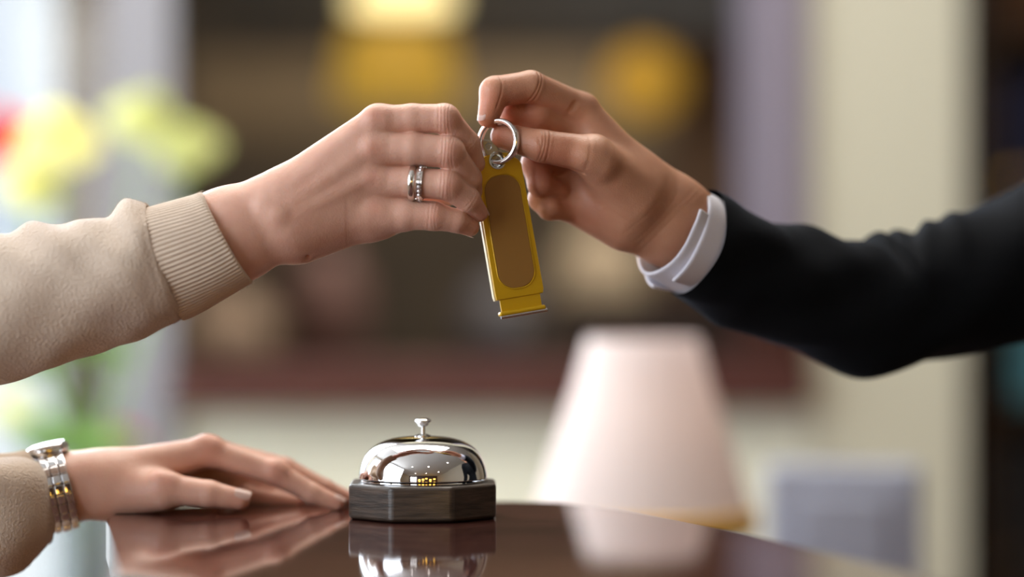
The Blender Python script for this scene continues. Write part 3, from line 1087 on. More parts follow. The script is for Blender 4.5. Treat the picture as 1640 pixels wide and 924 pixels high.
keysC = [(-.80, 1.87, 1.31, .068, .072), (-.73, 1.86, 1.17, .060, .066), (-.62, 1.85, 1.065, .056, .060), (-.50, 1.78, 1.040, .046, .050), K(-30, 828, 68, .041, .043), K(0, 815, 72, .038, .040), K(8, 812, 73, .035, .037)]


def fC(u, th, Lt):
    w = Lt - u
    return ridge(w, th, .02, T2, 0, .01, .01, 2.5, .003) + .001 * (np.sin(3 * th + 60 * u) + np.sin(5 * th - 95 * u))


sw = sweater(woman, torsoW, BEIGE, [(keysA, 420, 220, fA), (keysC, 160, 120, fC)], caps=[(-.80, 1.55, 1.305), (-.80, 1.85, 1.305)])


def rib_cuff(keys, nu, nv, ribs, amp, parent, extra=None):
    def f(u, th, Lt):
        o = amp * np.abs(np.sin(ribs * th / 2 + .6 * np.sin(u * 60) * 0)) ** .8 - amp
        if extra is not None: o = o + extra(u, th, Lt)
        # rolled open edge
        e = np.clip((u - (Lt - .0022)) / .0022, 0, 1)
        return o - .0018 * e ** 2
    bm = bmesh.new()
    rings, C, T, Av, Bv = loft(bm, keys, nu, nv, f)
    # turn the edge inwards so the open end has thickness
    prev = rings[-1]
    for step, (dr, back) in enumerate(((.002, .0002), (.0032, .003), (.0034, .012))):
        ring = []
        for v in rings[-1]:
            d = Vector(v.co) - Vector(C[-1])
            ring.append(bm.verts.new(v.co - d.normalized() * dr - Vector(T[-1]) * back))
        n = len(ring)
        for k in range(n): bm.faces.new((prev[k], prev[(k + 1) % n], ring[(k + 1) % n], ring[k]))
        prev = ring
    o = obj('ribbed_cuff', bm, BEIGE_RIB, parent, angle=180)
    return o


BEIGE_RIB = knit_mat('beige_rib', lin(204, 184, 165), lin(216, 198, 179), 0.55, (0.95, 0.95, 1, 1), .25)
cuffA = [K(262, 423, 8, .0355, .0400), K(272, 419.5, 8, .0360, .0402), K(300, 409, 8, .0358, .0392), K(332, 396, 8, .0352, .0374), K(355, 385, 8, .0346, .0360), K(366, 379, 8, .0344, .0355)]
rib_cuff(cuffA, 60, 78 * 8, 78, .0011, sw, lambda u, th, Lt: .0006 * np.sin(2 * th + 50 * u) + .0004 * np.sin(3 * th + 90 * u))
cuffC = [K(4, 813, 73, .0352, .038), K(20, 808, 75, .0350, .0375), K(45, 800, 79, .033, .035), K(62, 795, 82, .0325, .0345)]
rib_cuff(cuffC, 40, 64 * 6, 64, .0011, sw)

# black sweater of the man
keysB = [(.66, 2.00, 1.40, .078, .082), (.58, 1.955, 1.335, .070, .070), (.49, 1.90, 1.27, .060, .060), K(1640, 424, 215, .056, .0560), K(1560, 452, 195, .054, .0520), K(1490, 472, 182, .053, .0500), K(1430, 488, 172, .052, .0500), K(1370, 487, 160, .050, .0485), K(1290, 468, 143, .047, .0450),
         K(1220, 444, 125, .044, .0420), K(1160, 416, 106, .041, .0400), K(1122, 396, 93, .0395, .0398), K(1104, 387, 87, .0385, .0392)]


def fB(u, th, Lt):
    w = Lt - u
    o = 0 * th
    for (u0, t0, slope, wu, wt, amp) in ((.178, T2, .01, .008, .8, .0058), (.163, T2, .01, .008, .7, -.0048), (.205, T2, -.02, .009, .8, .0036), (.192, T2 - .2, -.02, .006, .7, -.0030), (.228, T2, -.03, .008, .8, .0046), (.216, T2, -.03, .006, .6, -.0036), (.250, T2, -.02, .008, .8, .0040),
                                        (.100, T2 + .2, .02, .014, .9, .0026), (.055, T2, .01, .010, .8, -.0018), (.128, T2, .01, .010, .8, -.0020), (.162, -T2, .0, .016, .8, .0048), (.120, -T2, .0, .014, .8, -.002), (.05, -T2, .01, .012, .8, .0020), (.20, -T2, 0, .012, .8, -.0030)):
        o = o + ridge(w, th, u0, t0, 0, slope, wu, wt, amp)
    return o + .0009 * (np.sin(3 * th + 50 * u) + np.sin(5 * th - 80 * u + 1))


keysL = [(.66, 1.64, 1.40, .076, .08), (.695, 1.60, 1.25, .062, .064), (.69, 1.58, 1.10, .056, .056), (.66, 1.56, .96, .048, .048), (.645, 1.552, .895, .040, .040)]
swb = sweater(man, torsoM, BLACK, [(keysB, 300, 160, fB), (keysL, 60, 60, None)], caps=[(.66, 1.66, 1.395), (.66, 1.98, 1.395)])
# shirt cuff: double layer, the slit open at the underside
def cuff_shell(name, c0, c1, ra0, rb0, ra1, rb1, gap, parent, th0=-2.0, flare=.0):
    bm = bmesh.new()
    a, b = Vector(c0), Vector(c1)
    t = (b - a).normalized()
    up = Vector((0, 0, 1)); up = (up - t * up.dot(t)).normalized(); sd = t.cross(up)
    nu, nv = 14, 90
    rows = []
    for i in range(nu):
        u = i / (nu - 1)
        c = a.lerp(b, u)
        ra, rb = ra0 + (ra1 - ra0) * u, rb0 + (rb1 - rb0) * u
        row = []
        for k in range(nv):
            v = k / (nv - 1)
            ang = th0 + gap / 2 + v * (2 * PI - gap)
            end = max(0, (abs(v - .5) - .36) / .14)
            rr = 1 + flare * end * max(0, u - .45) * 1.8 + .012 * math.sin(5 * ang + 2 * u)
            row.append(bm.verts.new(c + sd * math.cos(ang) * ra * rr + up * math.sin(ang) * rb * rr))
        rows.append(row)
    for p, q_ in zip(rows[:-1], rows[1:]):
        for k in range(nv - 1): bm.faces.new((p[k], p[k + 1], q_[k + 1], q_[k]))
    o = obj(name, bm, SHIRT, parent, angle=180)
    md = o.modifiers.new('thickness', 'SOLIDIFY'); md.thickness = .0026; md.offset = 0
    md = o.modifiers.new('soft', 'SUBSURF'); md.levels = 1; md.render_levels = 1
    return o


shirt = cuff_shell('shirt_cuff', P(1145, 408, 98), P(1082, 372, 80), .0345, .0375, .0330, .0345, .5, man, -1.75, .22)
cuff_shell('cuff_fold', P(1120, 398, 90), P(1068, 368, 76), .0315, .0355, .0310, .0335, 2.9, shirt, 1.25, .10)

# fine wool fibres standing off the right sleeve and its cuff
def fuzz(keys, foldf, n, seed, lmax, parent, u_from=0.0):
    rs = np.random.RandomState(seed)
    bm = bmesh.new()
    rings, C, T, Av, Bv = loft(bm, keys, 260, 200, foldf)
    R = np.array([[v.co[:] for v in r] for r in rings])
    bm.free()
    i = rs.randint(int(260 * u_from), 260, n); k = rs.randint(0, 200, n)
    p = R[i, k]; c = C[i]
    d = p - c; d /= np.linalg.norm(d, axis=1)[:, None]
    t = T[i]
    side = np.cross(d, t)
    lean = rs.normal(0, .9, (n, 2))
    d2 = d + t * lean[:, :1] + side * lean[:, 1:]
    d2 /= np.linalg.norm(d2, axis=1)[:, None]
    Lh = lmax * (.35 + .65 * rs.rand(n))[:, None]
    bend = rs.normal(0, .5, (n, 3)) * Lh * .5
    w = .000035
    V = []
    for q, ww in ((p - d * .0003, 1), (p + d2 * Lh * .5, .8), (p + d2 * Lh + bend, .4)):
        V += [q + side * w * ww, q - side * w * ww * .5 + t * w * ww * .8, q - side * w * ww * .5 - t * w * ww * .8]
    V = np.stack(V, 1).reshape(-1, 3)
    b0 = np.arange(n)[:, None] * 9
    F = []
    for s_ in (0, 3):
        for a in range(3):
            b = (a + 1) % 3
            F.append(b0 + np.array([[s_ + a, s_ + b, s_ + 3 + b, s_ + 3 + a]]))
    me = np_mesh('wool_fuzz', [(V, np.concatenate(F))])
    return tag(link('wool_fuzz', me, BEIGE_RIB, parent), kind='stuff')


fuzz(keysA, fA, 26000, 3, .0017, sw, .55)
fuzz(cuffA, None, 5000, 4, .0012, sw)


# nails
def dirv(j, a=-2, b=-1): return Vector(j[b] - j[a]).normalized()


def m3(v): return Vector(v) / 1000
# man: index nail turned left, thumb nail edge turned left and up
nail('fingernail', man, m3(jB1[-1]) - dirv(jB1) * .001, dirv(jB1), (-.80, -.6, .1), .0105, .0115, .0076)
nail('fingernail', man, m3(jB5[-1]) + Vector((-.002, 0, 0)), (-.75, -.25, .6), (-.6, -.15, -.1) if False else (-.55, .0, .9), .0125, .012, .0091)
# woman: little finger nail edge and ring finger, thumb of the resting hand
nail('fingernail', woman, m3(jA4[-1]) + dirv(jA4) * .0008, dirv(jA4), (.25, .55, -.8), .0085, .0100, .0064)
nail('fingernail', woman, m3(jA3[-1]) + dirv(jA3) * .0005, dirv(jA3), (.4, .2, -.2) if False else (.55, -.35, .8), .0085, .0095, .0062)
nail('fingernail', woman, m3(jC5[-1]) + dirv(jC5) * .0005, dirv(jC5), (.05, -.60, .80), .0118, .0135, .0079)
nail('fingernail', woman, m3(jC1[-1]), dirv(jC1), (.3, -.2, 1), .009, .011, .0060)

# ------------------------------------------------------------------ jewellery and watch
def band_ring(name, c, axis, ra, w, t, m, label, stones=False):
    """ring around a finger; ra inner radius"""
    root = empty(name, c, label, 'ring')
    ax = Vector(axis).normalized()
    M = Matrix.Translation(c) @ ax.to_track_quat('Z', 'Y').to_matrix().to_4x4()
    bm = bmesh.new()
    if stones: pr_ = [(ra, -w / 2), (ra + t, -w / 2), (ra + t, -w / 2 + .0003), (ra + t * .8, -w / 2 + .0004), (ra + t * .8, w / 2 - .0004), (ra + t, w / 2 - .0003), (ra + t, w / 2), (ra, w / 2), (ra, -w / 2)]
    else: pr_ = [(ra + t * .3, -w / 2), (ra + t * .8, -w * .36), (ra + t, -w * .15), (ra + t, w * .15), (ra + t * .8, w * .36), (ra + t * .3, w / 2), (ra, w * .4), (ra, -w * .4), (ra + t * .3, -w / 2)]
    lathe(bm, pr_, 64, M)
    bmesh.ops.remove_doubles(bm, verts=bm.verts, dist=1e-7)
    obj('band', bm, m, root)
    if stones:
        n = 24
        for i in range(n):
            a = 2 * PI * i / n
            Mi = M @ Matrix.Rotation(a, 4, 'Z') @ Matrix.Translation((ra + t * .75, 0, 0)) @ Matrix.Rotation(PI / 2, 4, 'Y')
            s = bmesh.new()
            lathe(s, [(0, -.0003), (.0011, 0), (.0011, .0002), (.0006, .0006), (0, .0006)], 8, Mi)
            obj('gemstone', s, GEM, root, sm=False)
    return root


GEM = mat('gem', (0.9, 0.85, 0.88, 1), 0.04, 0.6)
dA = Vector(jA3[2] - jA3[0]).normalized()
def on_fr(t): return m3(jA3[0] + (jA3[2] - jA3[0]) * t)
band_ring('finger_ring', on_fr(.525), dA, .0115, .0042, .0014, SILVER, 'smooth polished silver ring, nearer the knuckle, on the hand reaching for the fob')
band_ring('finger_ring', on_fr(.640), dA, .0112, .0036, .0014, SILVER, 'silver ring set with small stones, nearer the fingertip, beside the smooth ring', True)

# watch on the left wrist
wc = P(92, 786, 85)
wd = (P(170, 768, 92) - P(40, 800, 78)).normalized()
watch = empty('wristwatch', wc, 'silver metal wristwatch on the wrist resting by the counter edge', 'watch')
wup = Vector((0, 0, 1)); wup = (wup - wd * wup.dot(wd)).normalized(); wsd = wd.cross(wup)
NL = 26
for i in range(NL):
    a = 2 * PI * (i + .5) / NL
    if abs(math.degrees(a) - 90) < 26: continue
    cdir = wsd * math.cos(a) * .0305 + wup * math.sin(a) * .0275
    tng = (-wsd * math.sin(a) * .0305 + wup * math.cos(a) * .0275).normalized()
    nrm_ = wd.cross(tng).normalized()
    if nrm_.dot(cdir) < 0: nrm_ = -nrm_
    Mi = Matrix((( wd.x, tng.x, nrm_.x, wc.x + cdir.x), (wd.y, tng.y, nrm_.y, wc.y + cdir.y), (wd.z, tng.z, nrm_.z, wc.z + cdir.z), (0, 0, 0, 1)))
    bm = bmesh.new()
    box(bm, (-.0085, -.0034, -.0014), (-.0034, .0034, .0016), .0007, 2, Mi)
    box(bm, (-.0031, -.0034, -.0014), (.0031, .0034, .0021), .0009, 2, Mi)
    box(bm, (.0034, -.0034, -.0014), (.0085, .0034, .0016), .0007, 2, Mi)
    obj('link', bm, CHROME, watch)
Mw = Matrix(((wd.x, wsd.x, wup.x, wc.x), (wd.y, wsd.y, wup.y, wc.y), (wd.z, wsd.z, wup.z, wc.z), (0, 0, 0, 1))) @ Matrix.Translation((0, 0, .0275))
bm = bmesh.new()
lathe(bm, [(0, -.002), (.012, -.002), (.0145, 0), (.015, .003), (.0142, .0055), (.0125, .0066), (.0120, .0060), (0, .0060)], 48, Mw)
obj('watch_case', bm, CHROME, watch)
bm = bmesh.new()
lathe(bm, [(0, .0061), (.0119, .0061), (.0117, .0066), (0, .0069)], 48, Mw)
obj('watch_glass', bm, mat('watch_face', lin(206, 212, 214), .08, 0, Coat_Weight=1), watch)

# ------------------------------------------------------------------ key fob
# local frame of the fob: x right, z up, y away; origin at the hole
FD = 24.0
fo = P(796.5, 257, FD)
k1 = FPX / (1.626 + FD / 1000)
down = (P(836, 491, FD) - fo)
ang = math.atan2(down.x, -down.z)
u_ = 1 / k1      # metres per pixel at that depth
MF = Matrix.Translation(fo) @ Matrix.Rotation(-ang, 4, 'Y') @ Matrix.Rotation(math.radians(16), 4, 'Z')
fob = empty('key_fob', fo, 'yellow metal key fob with brown rounded inlay hanging between the two hands', 'key fob')


def plate(pts, y0, y1, bev, M, hole=None):
    """extrude an outline drawn in (x, z) pixels"""
    bm = bmesh.new()
    vs = [bm.verts.new((x * u_, y0, z * u_)) for x, z in pts]
    edges = [bm.edges.new((vs[i], vs[(i + 1) % len(vs)])) for i in range(len(vs))]
    if hole:
        cx, cz, r = hole
        hv = [bm.verts.new(((cx + r * math.cos(a)) * u_, y0, (cz + r * math.sin(a)) * u_)) for a in np.linspace(0, 2 * PI, 33)[:-1]]
        edges += [bm.edges.new((hv[i], hv[(i + 1) % 32])) for i in range(32)]
    bmesh.ops.triangle_fill(bm, edges=edges, use_beauty=True)
    ret = bmesh.ops.extrude_face_region(bm, geom=bm.faces[:])
    for v in [g for g in ret['geom'] if isinstance(g, bmesh.types.BMVert)]: v.co.y = y1
    bmesh.ops.recalc_face_normals(bm, faces=bm.faces)
    if bev:
        es = [e for e in bm.edges if len(e.link_faces) == 2 and e.calc_face_angle(0) > .9]
        bmesh.ops.bevel(bm, geom=es, offset=bev, segments=2, affect='EDGES', profile=.5)
    bm.transform(M)
    return bm


def rrect(x0, x1, z0, z1, r, n=8):
    out = []
    for cx, cz, a0 in ((x1 - r, z1 - r, 0), (x0 + r, z1 - r, PI / 2), (x0 + r, z0 + r, PI), (x1 - r, z0 + r, 1.5 * PI)):
        for i in range(n + 1):
            a = a0 + PI / 2 * i / n
            out.append((cx + r * math.cos(a), cz + r * math.sin(a)))
    return out


body_pts = [(-39, -221), (39, -221), (41, -214), (39, -10), (35, -3), (20, 9), (12, 11), (-12, 11), (-20, 9), (-36, -3), (-40, -10), (-40, -214)]
obj('fob_body', plate(body_pts, 0, .0034, .0005, MF, (0, 0, 11)), [YELLOW], fob, angle=30)
obj('backing_plate', plate([(x - 1.5, z - 1) for x, z in body_pts], .0035, .0078, .0004, MF, (1, 0, 12)), CREAMEDGE, fob, angle=30)
obj('inlay', plate(rrect(-30, 30, -206, -24, 26), -.0005, .001, .0003, MF), BROWNINLAY, fob, angle=30)
bm = bmesh.new()
tube(bm, [MF @ Vector((x * u_, -.0001, z * u_)) for x, z in rrect(-31.5, 31.5, -207.5, -22.5, 27)], .00045, 6, closed=True)
obj('inlay_rim', bm, YELLOW, fob)
obj('bottom_clip', plate([(-34, -244), (34, -244), (34, -219), (-34, -219)], .0008, .003, .0003, MF), YELLOW, fob, angle=30)
bm = bmesh.new()
box(bm, (-40 * u_, -.0032, -248 * u_), (38 * u_, .0035, -240 * u_), .0014, 3, MF)
obj('clip_lip', bm, YELLOW, fob)
bm = bmesh.new()
tube(bm, [MF @ Vector((-39 * u_, -.0024, -249 * u_)), MF @ Vector((39 * u_, -.0024, -249 * u_))], .0012, 10)
obj('metal_edge', bm, STEEL, fob)
bm = bmesh.new()
MH = MF @ Matrix.Rotation(PI / 2, 4, 'X')
lathe(bm, [(11.5 * u_, .0006), (14 * u_, .0008), (14.5 * u_, .0003), (14.5 * u_, 0), (11.2 * u_, 0), (9.8 * u_, -.001), (9.8 * u_, -.005), (11.5 * u_, -.006), (11.5 * u_, .0006)], 40, MH)
obj('eyelet', bm, STEEL, fob)

# the split ring through the eyelet, pinched between thumb and forefinger; two turns of wire
rcn = P(798, 227, 26)
RR = 32.5 * u_
ring = empty('key_ring', rcn, 'shiny steel split ring through the top of the yellow fob, pinched by finger and thumb', 'key ring')
Rm = Matrix.Translation(rcn) @ Matrix.Rotation(math.radians(-24), 4, 'Z') @ Matrix.Rotation(math.radians(14), 4, 'Y')
bm = bmesh.new()
pts_ = []
for i in range(130):
    a = -2.2 + 4 * PI * i / 129 * .985
    pts_.append(Rm @ Vector((RR * math.cos(a), -.0018 + .0036 * i / 129, RR * 1.04 * math.sin(a))))
tube(bm, pts_, .0019, 12)
obj('wire_coil', bm, CHROME, ring)

# the room key hangs on the same ring behind the fob
DULL = mat('dull_metal', (.22, .22, .22, 1), .35, 1.0)
key = empty('room_key', P(780, 245, 31), 'dull steel key hanging on the ring behind the yellow fob', 'key')
MK = Matrix.Translation(P(779, 243, 32)) @ Matrix.Rotation(-ang + .02, 4, 'Y')
bm = bmesh.new()
r_out, r_in = 19 * u_, 6 * u_
bw = plate([(19 * math.cos(a), 19 * math.sin(a)) for a in np.linspace(0, 2 * PI, 41)[:-1]], 0, .0022, .0003, MK, (4, 8, 5))
obj('bow', bw, DULL, key, angle=30)
obj('blade', plate([(-7, -14), (7, -14), (7, -110), (0, -118), (-7, -110), (-4, -100), (-7, -90), (-4, -80), (-7, -70)], .0003, .0019, 0, MK), DULL, key, angle=30)

# ------------------------------------------------------------------ table lamp behind the counter
desk = empty('side_desk', (.25, 2.55, 0), 'dark wooden desk behind the counter carrying the white table lamp', 'desk')
DZ = .76
bm = bmesh.new(); box(bm, (-.12, 2.22, DZ - .03), (.72, 2.86, DZ), .004, 2); obj('desktop', bm, LEDGE, desk)
for x in (-.09, .65):
    for y in (2.25, 2.79):
        bm = bmesh.new(); box(bm, (x, y, 0), (x + .045, y + .045, DZ - .03), .003); obj('leg', bm, MAHOG_D, desk)
bm = bmesh.new(); box(bm, (-.08, 2.27, DZ - .13), (.68, 2.82, DZ - .03), .003); obj('apron', bm, MAHOG_D, desk)

LD = 2.42
lx = (1030 - 820) / FPX * LD
lamp = empty('table_lamp', (lx, LD, DZ), 'table lamp with glowing pinkish white fabric shade behind the counter', 'lamp')
ML = Matrix.Translation((lx, LD, 0))
SHADE = bpy.data.materials.new('lamp_shade_fabric')
SHADE.use_nodes = True
b_ = SHADE.node_tree.nodes['Principled BSDF']
b_.inputs['Base Color'].default_value = lin(244, 236, 234)
b_.inputs['Roughness'].default_value = .8
tr = SHADE.node_tree.nodes.new('ShaderNodeBsdfTranslucent'); tr.inputs['Color'].default_value = lin(252, 240, 236)
mx_ = SHADE.node_tree.nodes.new('ShaderNodeMixShader'); mx_.inputs[0].default_value = .4
SHADE.node_tree.links.new(b_.outputs[0], mx_.inputs[1]); SHADE.node_tree.links.new(tr.outputs[0], mx_.inputs[2])
SHADE.node_tree.links.new(mx_.outputs[0], SHADE.node_tree.nodes['Material Output'].inputs['Surface'])
zt_, zb_ = TOPZ + .108, TOPZ - .075
prs = catmull([(.056, zt_), (.070, zt_ - .05), (.086, zt_ - .10), (.103, zb_ + .03), (.112, zb_)], 24)
bm = bmesh.new()
lathe(bm, [tuple(p) for p in prs] + [(p[0] - .0015, p[1]) for p in prs[::-1]] + [tuple(prs[0])], 64, ML)
bmesh.ops.remove_doubles(bm, verts=bm.verts, dist=1e-6)
obj('lamp_shade', bm, SHADE, lamp, angle=70)
BRASS = mat('brass', lin(212, 160, 52), .22, .9)
bm = bmesh.new()
lathe(bm, [(0, DZ), (.062, DZ), (.062, DZ + .012), (.03, DZ + .022), (.014, DZ + .04), (.03, DZ + .075), (.044, DZ + .11), (.036, DZ + .15), (.014, DZ + .185), (.011, DZ + .23), (.011, DZ + .27), (0, DZ + .27)], 40, ML)
obj('lamp_base', bm, BRASS, lamp)
bm = bmesh.new()
lathe(bm, [(0, DZ + .27), (.012, DZ + .272), (.026, DZ + .30), (.028, DZ + .318), (.018, DZ + .338), (0, DZ + .345)], 24, ML)
obj('bulb', bm, glow('lamp_bulb', (1, .80, .66, 1), 2.4), lamp)

bm = bmesh.new()
lathe(bm, [(.110, zb_ - .012), (.1145, zb_ - .010), (.1140, zb_ + .010), (.110, zb_ + .012), (.1085, zb_ + .01), (.1085, zb_ - .010), (.110, zb_ - .012)], 64, ML)
obj('shade_trim', bm, mat('gold_braid', lin(232, 180, 48), .45, .2), lamp)

# computer monitor seen from behind, bluish grey
mon = empty('computer_monitor', (.37, 2.62, DZ), 'bluish grey computer monitor standing on the desk right of the lamp', 'monitor')
MM = Matrix.Translation((.365, 2.66, DZ)) @ Matrix.Rotation(math.radians(-12), 4, 'Z')
GREYP = mat('grey_plastic', lin(160, 164, 180), .45)
noise_bump(GREYP, 200, .1)
bm = bmesh.new(); box(bm, (-.085, -.012, .085), (.085, .02, .255), .01, 3, MM); box(bm, (-.05, -.02, .11), (.05, -.008, .22), .006, 2, MM); obj('housing', bm, GREYP, mon)
bm = bmesh.new(); box(bm, (-.078, .0201, .093), (.078, .0215, .248), 0, 1, MM); obj('screen', bm, mat('dark_screen', lin(16, 18, 22), .12), mon)
bm = bmesh.new(); box(bm, (-.018, -.004, .008), (.018, .012, .10), .003, 2, MM); obj('stand_neck', bm, GREYP, mon)
bm = bmesh.new(); box(bm, (-.07, -.05, 0), (.07, .05, .01), .004, 2, MM); obj('stand_foot', bm, GREYP, mon)

# ------------------------------------------------------------------ flowers behind the left arm
stand = empty('flower_stand', (-.545, 3.1, 0), 'slim white pedestal table carrying the vase of flowers by the window', 'pedestal')
WHITEW = mat('white_wood', lin(206, 206, 204), .5); noise_bump(WHITEW, 60, .1)
FX, FY = (140 - 820) / FPX * 3.1, 3.1
bm = bmesh.new(); prism(bm, [(FX + .16 * math.cos(a), FY + .16 * math.sin(a)) for a in np.linspace(0, 2 * PI, 33)[:-1]], .74, .765, .004, 2); obj('table_top', bm, WHITEW, stand)
bm = bmesh.new(); lathe(bm, [(0, .0), (.14, .0), (.14, .015), (.03, .05), (.022, .3), (.03, .5), (.022, .72), (.05, .74), (0, .74)], 32, Matrix.Translation((FX, FY, 0))); obj('pedestal_column', bm, WHITEW, stand)
vase = empty('glass_vase', (FX, FY, .765), 'clear glass vase holding the flower stems on the pedestal', 'vase')
VG = mat('vase_glass', (.9, .97, 1, 1), .03, 0, Transmission_Weight=.9, IOR=1.3)
bm = bmesh.new()
lathe(bm, [(0, .765), (.045, .765), (.05, .80), (.045, .88), (.05, .96), (.062, 1.0), (.059, 1.0), (.047, .96), (.042, .88), (.046, .80), (.04, .775), (0, .775)], 40, Matrix.Translation((FX, FY, 0)))
obj('vase_body', bm, VG, vase)
STEM = mat('stem_green', lin(128, 176, 76), .5)
noise_col(STEM, 20, lin(112, 160, 66), lin(150, 196, 92))


def flower(px, py, Y, size, colm, label, petals=3, kind='rose', stemx=0):
    Y *= 1.13; size *= 1.16
    c = Vector(((px - 820) / FPX * Y, Y, CAMZ - (py - 462) / FPX * Y))
    o = empty('flower', c, label, 'flower', None)
    tilt = Vector((random.uniform(-.4, .4), -.55, .8)).normalized()
    Mt = Matrix.Translation(c) @ tilt.to_track_quat('Z', 'Y').to_matrix().to_4x4()
    bm = bmesh.new()
    rings_ = 5
    for L_ in range(rings_):
        rr = size * (.25 + .75 * L_ / (rings_ - 1))
        npet = 3 + L_ * 2
        for k in range(npet):
            a0 = 2 * PI * k / npet + L_ * .7 + random.uniform(-.1, .1)
            w = 2 * PI / npet * .78
            g = []
            for i in range(6):
                u = i / 5
                row = []
                for j in range(7):
                    v = -1 + j / 3
                    aa = a0 + v * w * (.5 + .5 * u) * (1 - .35 * u ** 3)
                    r = rr * (.25 + .75 * math.sin(u * PI / 2) * (1 - .12 * v * v)) * (.35 + .65 * u ** .6)
                    z = size * (.9 * (1 - .55 * L_ / (rings_ - 1)) * math.sin(u * 1.7) - .1 * v * v * u) - (.12 * size * L_ * u ** 3)
                    row.append(bm.verts.new((r * math.cos(aa), r * math.sin(aa), z + random.uniform(-1, 1) * size * .02)))
                g.append(row)
            for p, q_ in zip(g[:-1], g[1:]):
                for j in range(6): bm.faces.new((p[j], p[j + 1], q_[j + 1], q_[j]))
    bm.transform(Mt)
    obj('blossom', bm, colm, o, angle=180)
    bm = bmesh.new()
    foot = Vector((FX + random.uniform(-.02, .02), FY + random.uniform(-.02, .02), .79))
    mid = Vector((FX + (c.x - FX) * .35 + stemx, FY + (c.y - FY) * .3, 1.0 + (c.z - 1.0) * .35))
    cur = catmull([tuple(foot), (FX + (c.x - FX) * .12, FY, .98), tuple(mid), tuple(c - tilt * size * .1)], 20)
    tube(bm, cur, .0035, 8)
    obj('stem', bm, STEM, o)
    for s in range(2):
        bm = bmesh.new()
        p0 = Vector(cur[7 + s * 5]); dd = Vector((random.choice((-1, 1)) * .9, -.2, .6)).normalized(); sdv = dd.cross(Vector((0, 1, 0))).normalized()
        rows = []
        for i in range(8):
            u = i / 7
            wv = .016 * math.sin(PI * min(u * .95 + .03, 1))
            cc = p0 + dd * u * .085 + Vector((0, 0, -.03 * u * u))
            rows.append([bm.verts.new(cc - sdv * wv), bm.verts.new(cc + Vector((0, -.003, 0))), bm.verts.new(cc + sdv * wv)])
        for p, q_ in zip(rows[:-1], rows[1:]):
            for j in range(2): bm.faces.new((p[j], p[j + 1], q_[j + 1], q_[j]))
        obj('leaf', bm, STEM, o)
    return o


def petal(name, col, tr_=.4):
    m = mat(name, col, .6)
    t_ = N(m, 'ShaderNodeBsdfTranslucent', Color=col); x_ = N(m, 'ShaderNodeMixShader'); x_.inputs[0].default_value = tr_
    L(m, B(m).outputs[0], x_.inputs[1]); L(m, t_.outputs[0], x_.inputs[2]); L(m, x_.outputs[0], m.node_tree.nodes['Material Output'].inputs['Surface'])
    return m


LIME = petal('lime_petal', lin(220, 224, 150), .3); CREAMY = petal('pale_yellow_petal', lin(252, 249, 176)); REDP = petal('red_petal', lin(226, 40, 44)); PINKP = petal('rose_petal', lin(206, 84, 92))
flower(12, 222, 2.72, .040, REDP, 'red flower at the left edge of the picture', stemx=-.03)
flower(92, 232, 2.62, .048, CREAMY, 'pale yellow flower, brightest and upper of the pair near the red one', stemx=-.02)
flower(52, 300, 2.68, .036, CREAMY, 'smaller pale yellow flower, lower one beneath the bright flower', stemx=-.03)
flower(230, 196, 2.80, .044, LIME, 'lime yellow flower, upper left of the two right-hand blooms', stemx=.01)
flower(302, 240, 2.88, .040, LIME, 'lime yellow flower, the rightmost bloom beside the dark wall', stemx=.02)
flower(200, 712, 2.80, .026, PINKP, 'small red flower low by the vase rim above the resting hand', stemx=.0)
flower(20, 655, 2.9, .024, CREAMY, 'small cream flower low at the left edge under the sleeve', stemx=.0)

# ------------------------------------------------------------------ things beyond the partition
def pt(px, py, Y): return Vector(((px - 820) / FPX * Y, Y, CAMZ - (py - 462) / FPX * Y))


YEL = glow('yellow_shade', (1.0, .62, .08, 1), .34, lin(190, 140, 46))
YEL2 = glow('yellow_globe', (1.0, .56, .06, 1), .26, lin(190, 140, 46))
WARM = glow('warm_lamp', (1.0, .80, .36, 1), 1.6)


def pendant(px, py, Y, r, hgt, m, label, shape='drum'):
    c = pt(px, py, Y)
    o = empty('pendant_lamp', c, label, 'lamp')
    M_ = Matrix.Translation(c)
    bm = bmesh.new()
    if shape == 'drum': prf = [(0, -hgt / 2), (r * .9, -hgt / 2), (r, -hgt * .4), (r * .82, hgt * .42), (r * .7, hgt / 2), (0, hgt / 2)]
    elif shape == 'dome': prf = [(0, -hgt / 2), (r, -hgt / 2), (r * .95, -hgt * .2), (r * .6, hgt * .3), (r * .15, hgt / 2), (0, hgt / 2)]
    else: prf = [(r * math.cos(a), r * math.sin(a)) for a in np.linspace(-PI / 2, PI / 2, 17)]; prf[0] = (0, -r); prf[-1] = (0, r); hgt = 2 * r
    lathe(bm, prf, 40, M_)
    obj('lamp_shade', bm, m, o)
    bm = bmesh.new(); lathe(bm, [(0, hgt / 2), (.012, hgt / 2), (.012, hgt / 2 + .03), (.003, hgt / 2 + .035), (.003, H - c.z - .02), (.05, H - c.z - .015), (.05, H - c.z), (0, H - c.z)], 16, M_)
    obj('cord', bm, mat('black_cord', lin(20, 20, 20), .5), o)
    return o


pendant(636, 106, 4.7, .125, .15, YEL, 'large yellow drum pendant lamp glowing above the reaching hand')
pendant(1032, 132, 4.7, .075, .15, YEL2, 'round yellow globe pendant lamp right of the upper hands', 'globe')
pendant(645, -22, 4.3, .098, .075, WARM, 'bright cream dome lamp cut by the top edge of the picture', 'dome')
pendant(1590, -6, 4.6, .060, .12, glow('white_globe', (.80, .86, 1, 1), .8), 'small white globe lamp at the top right corner', 'globe')

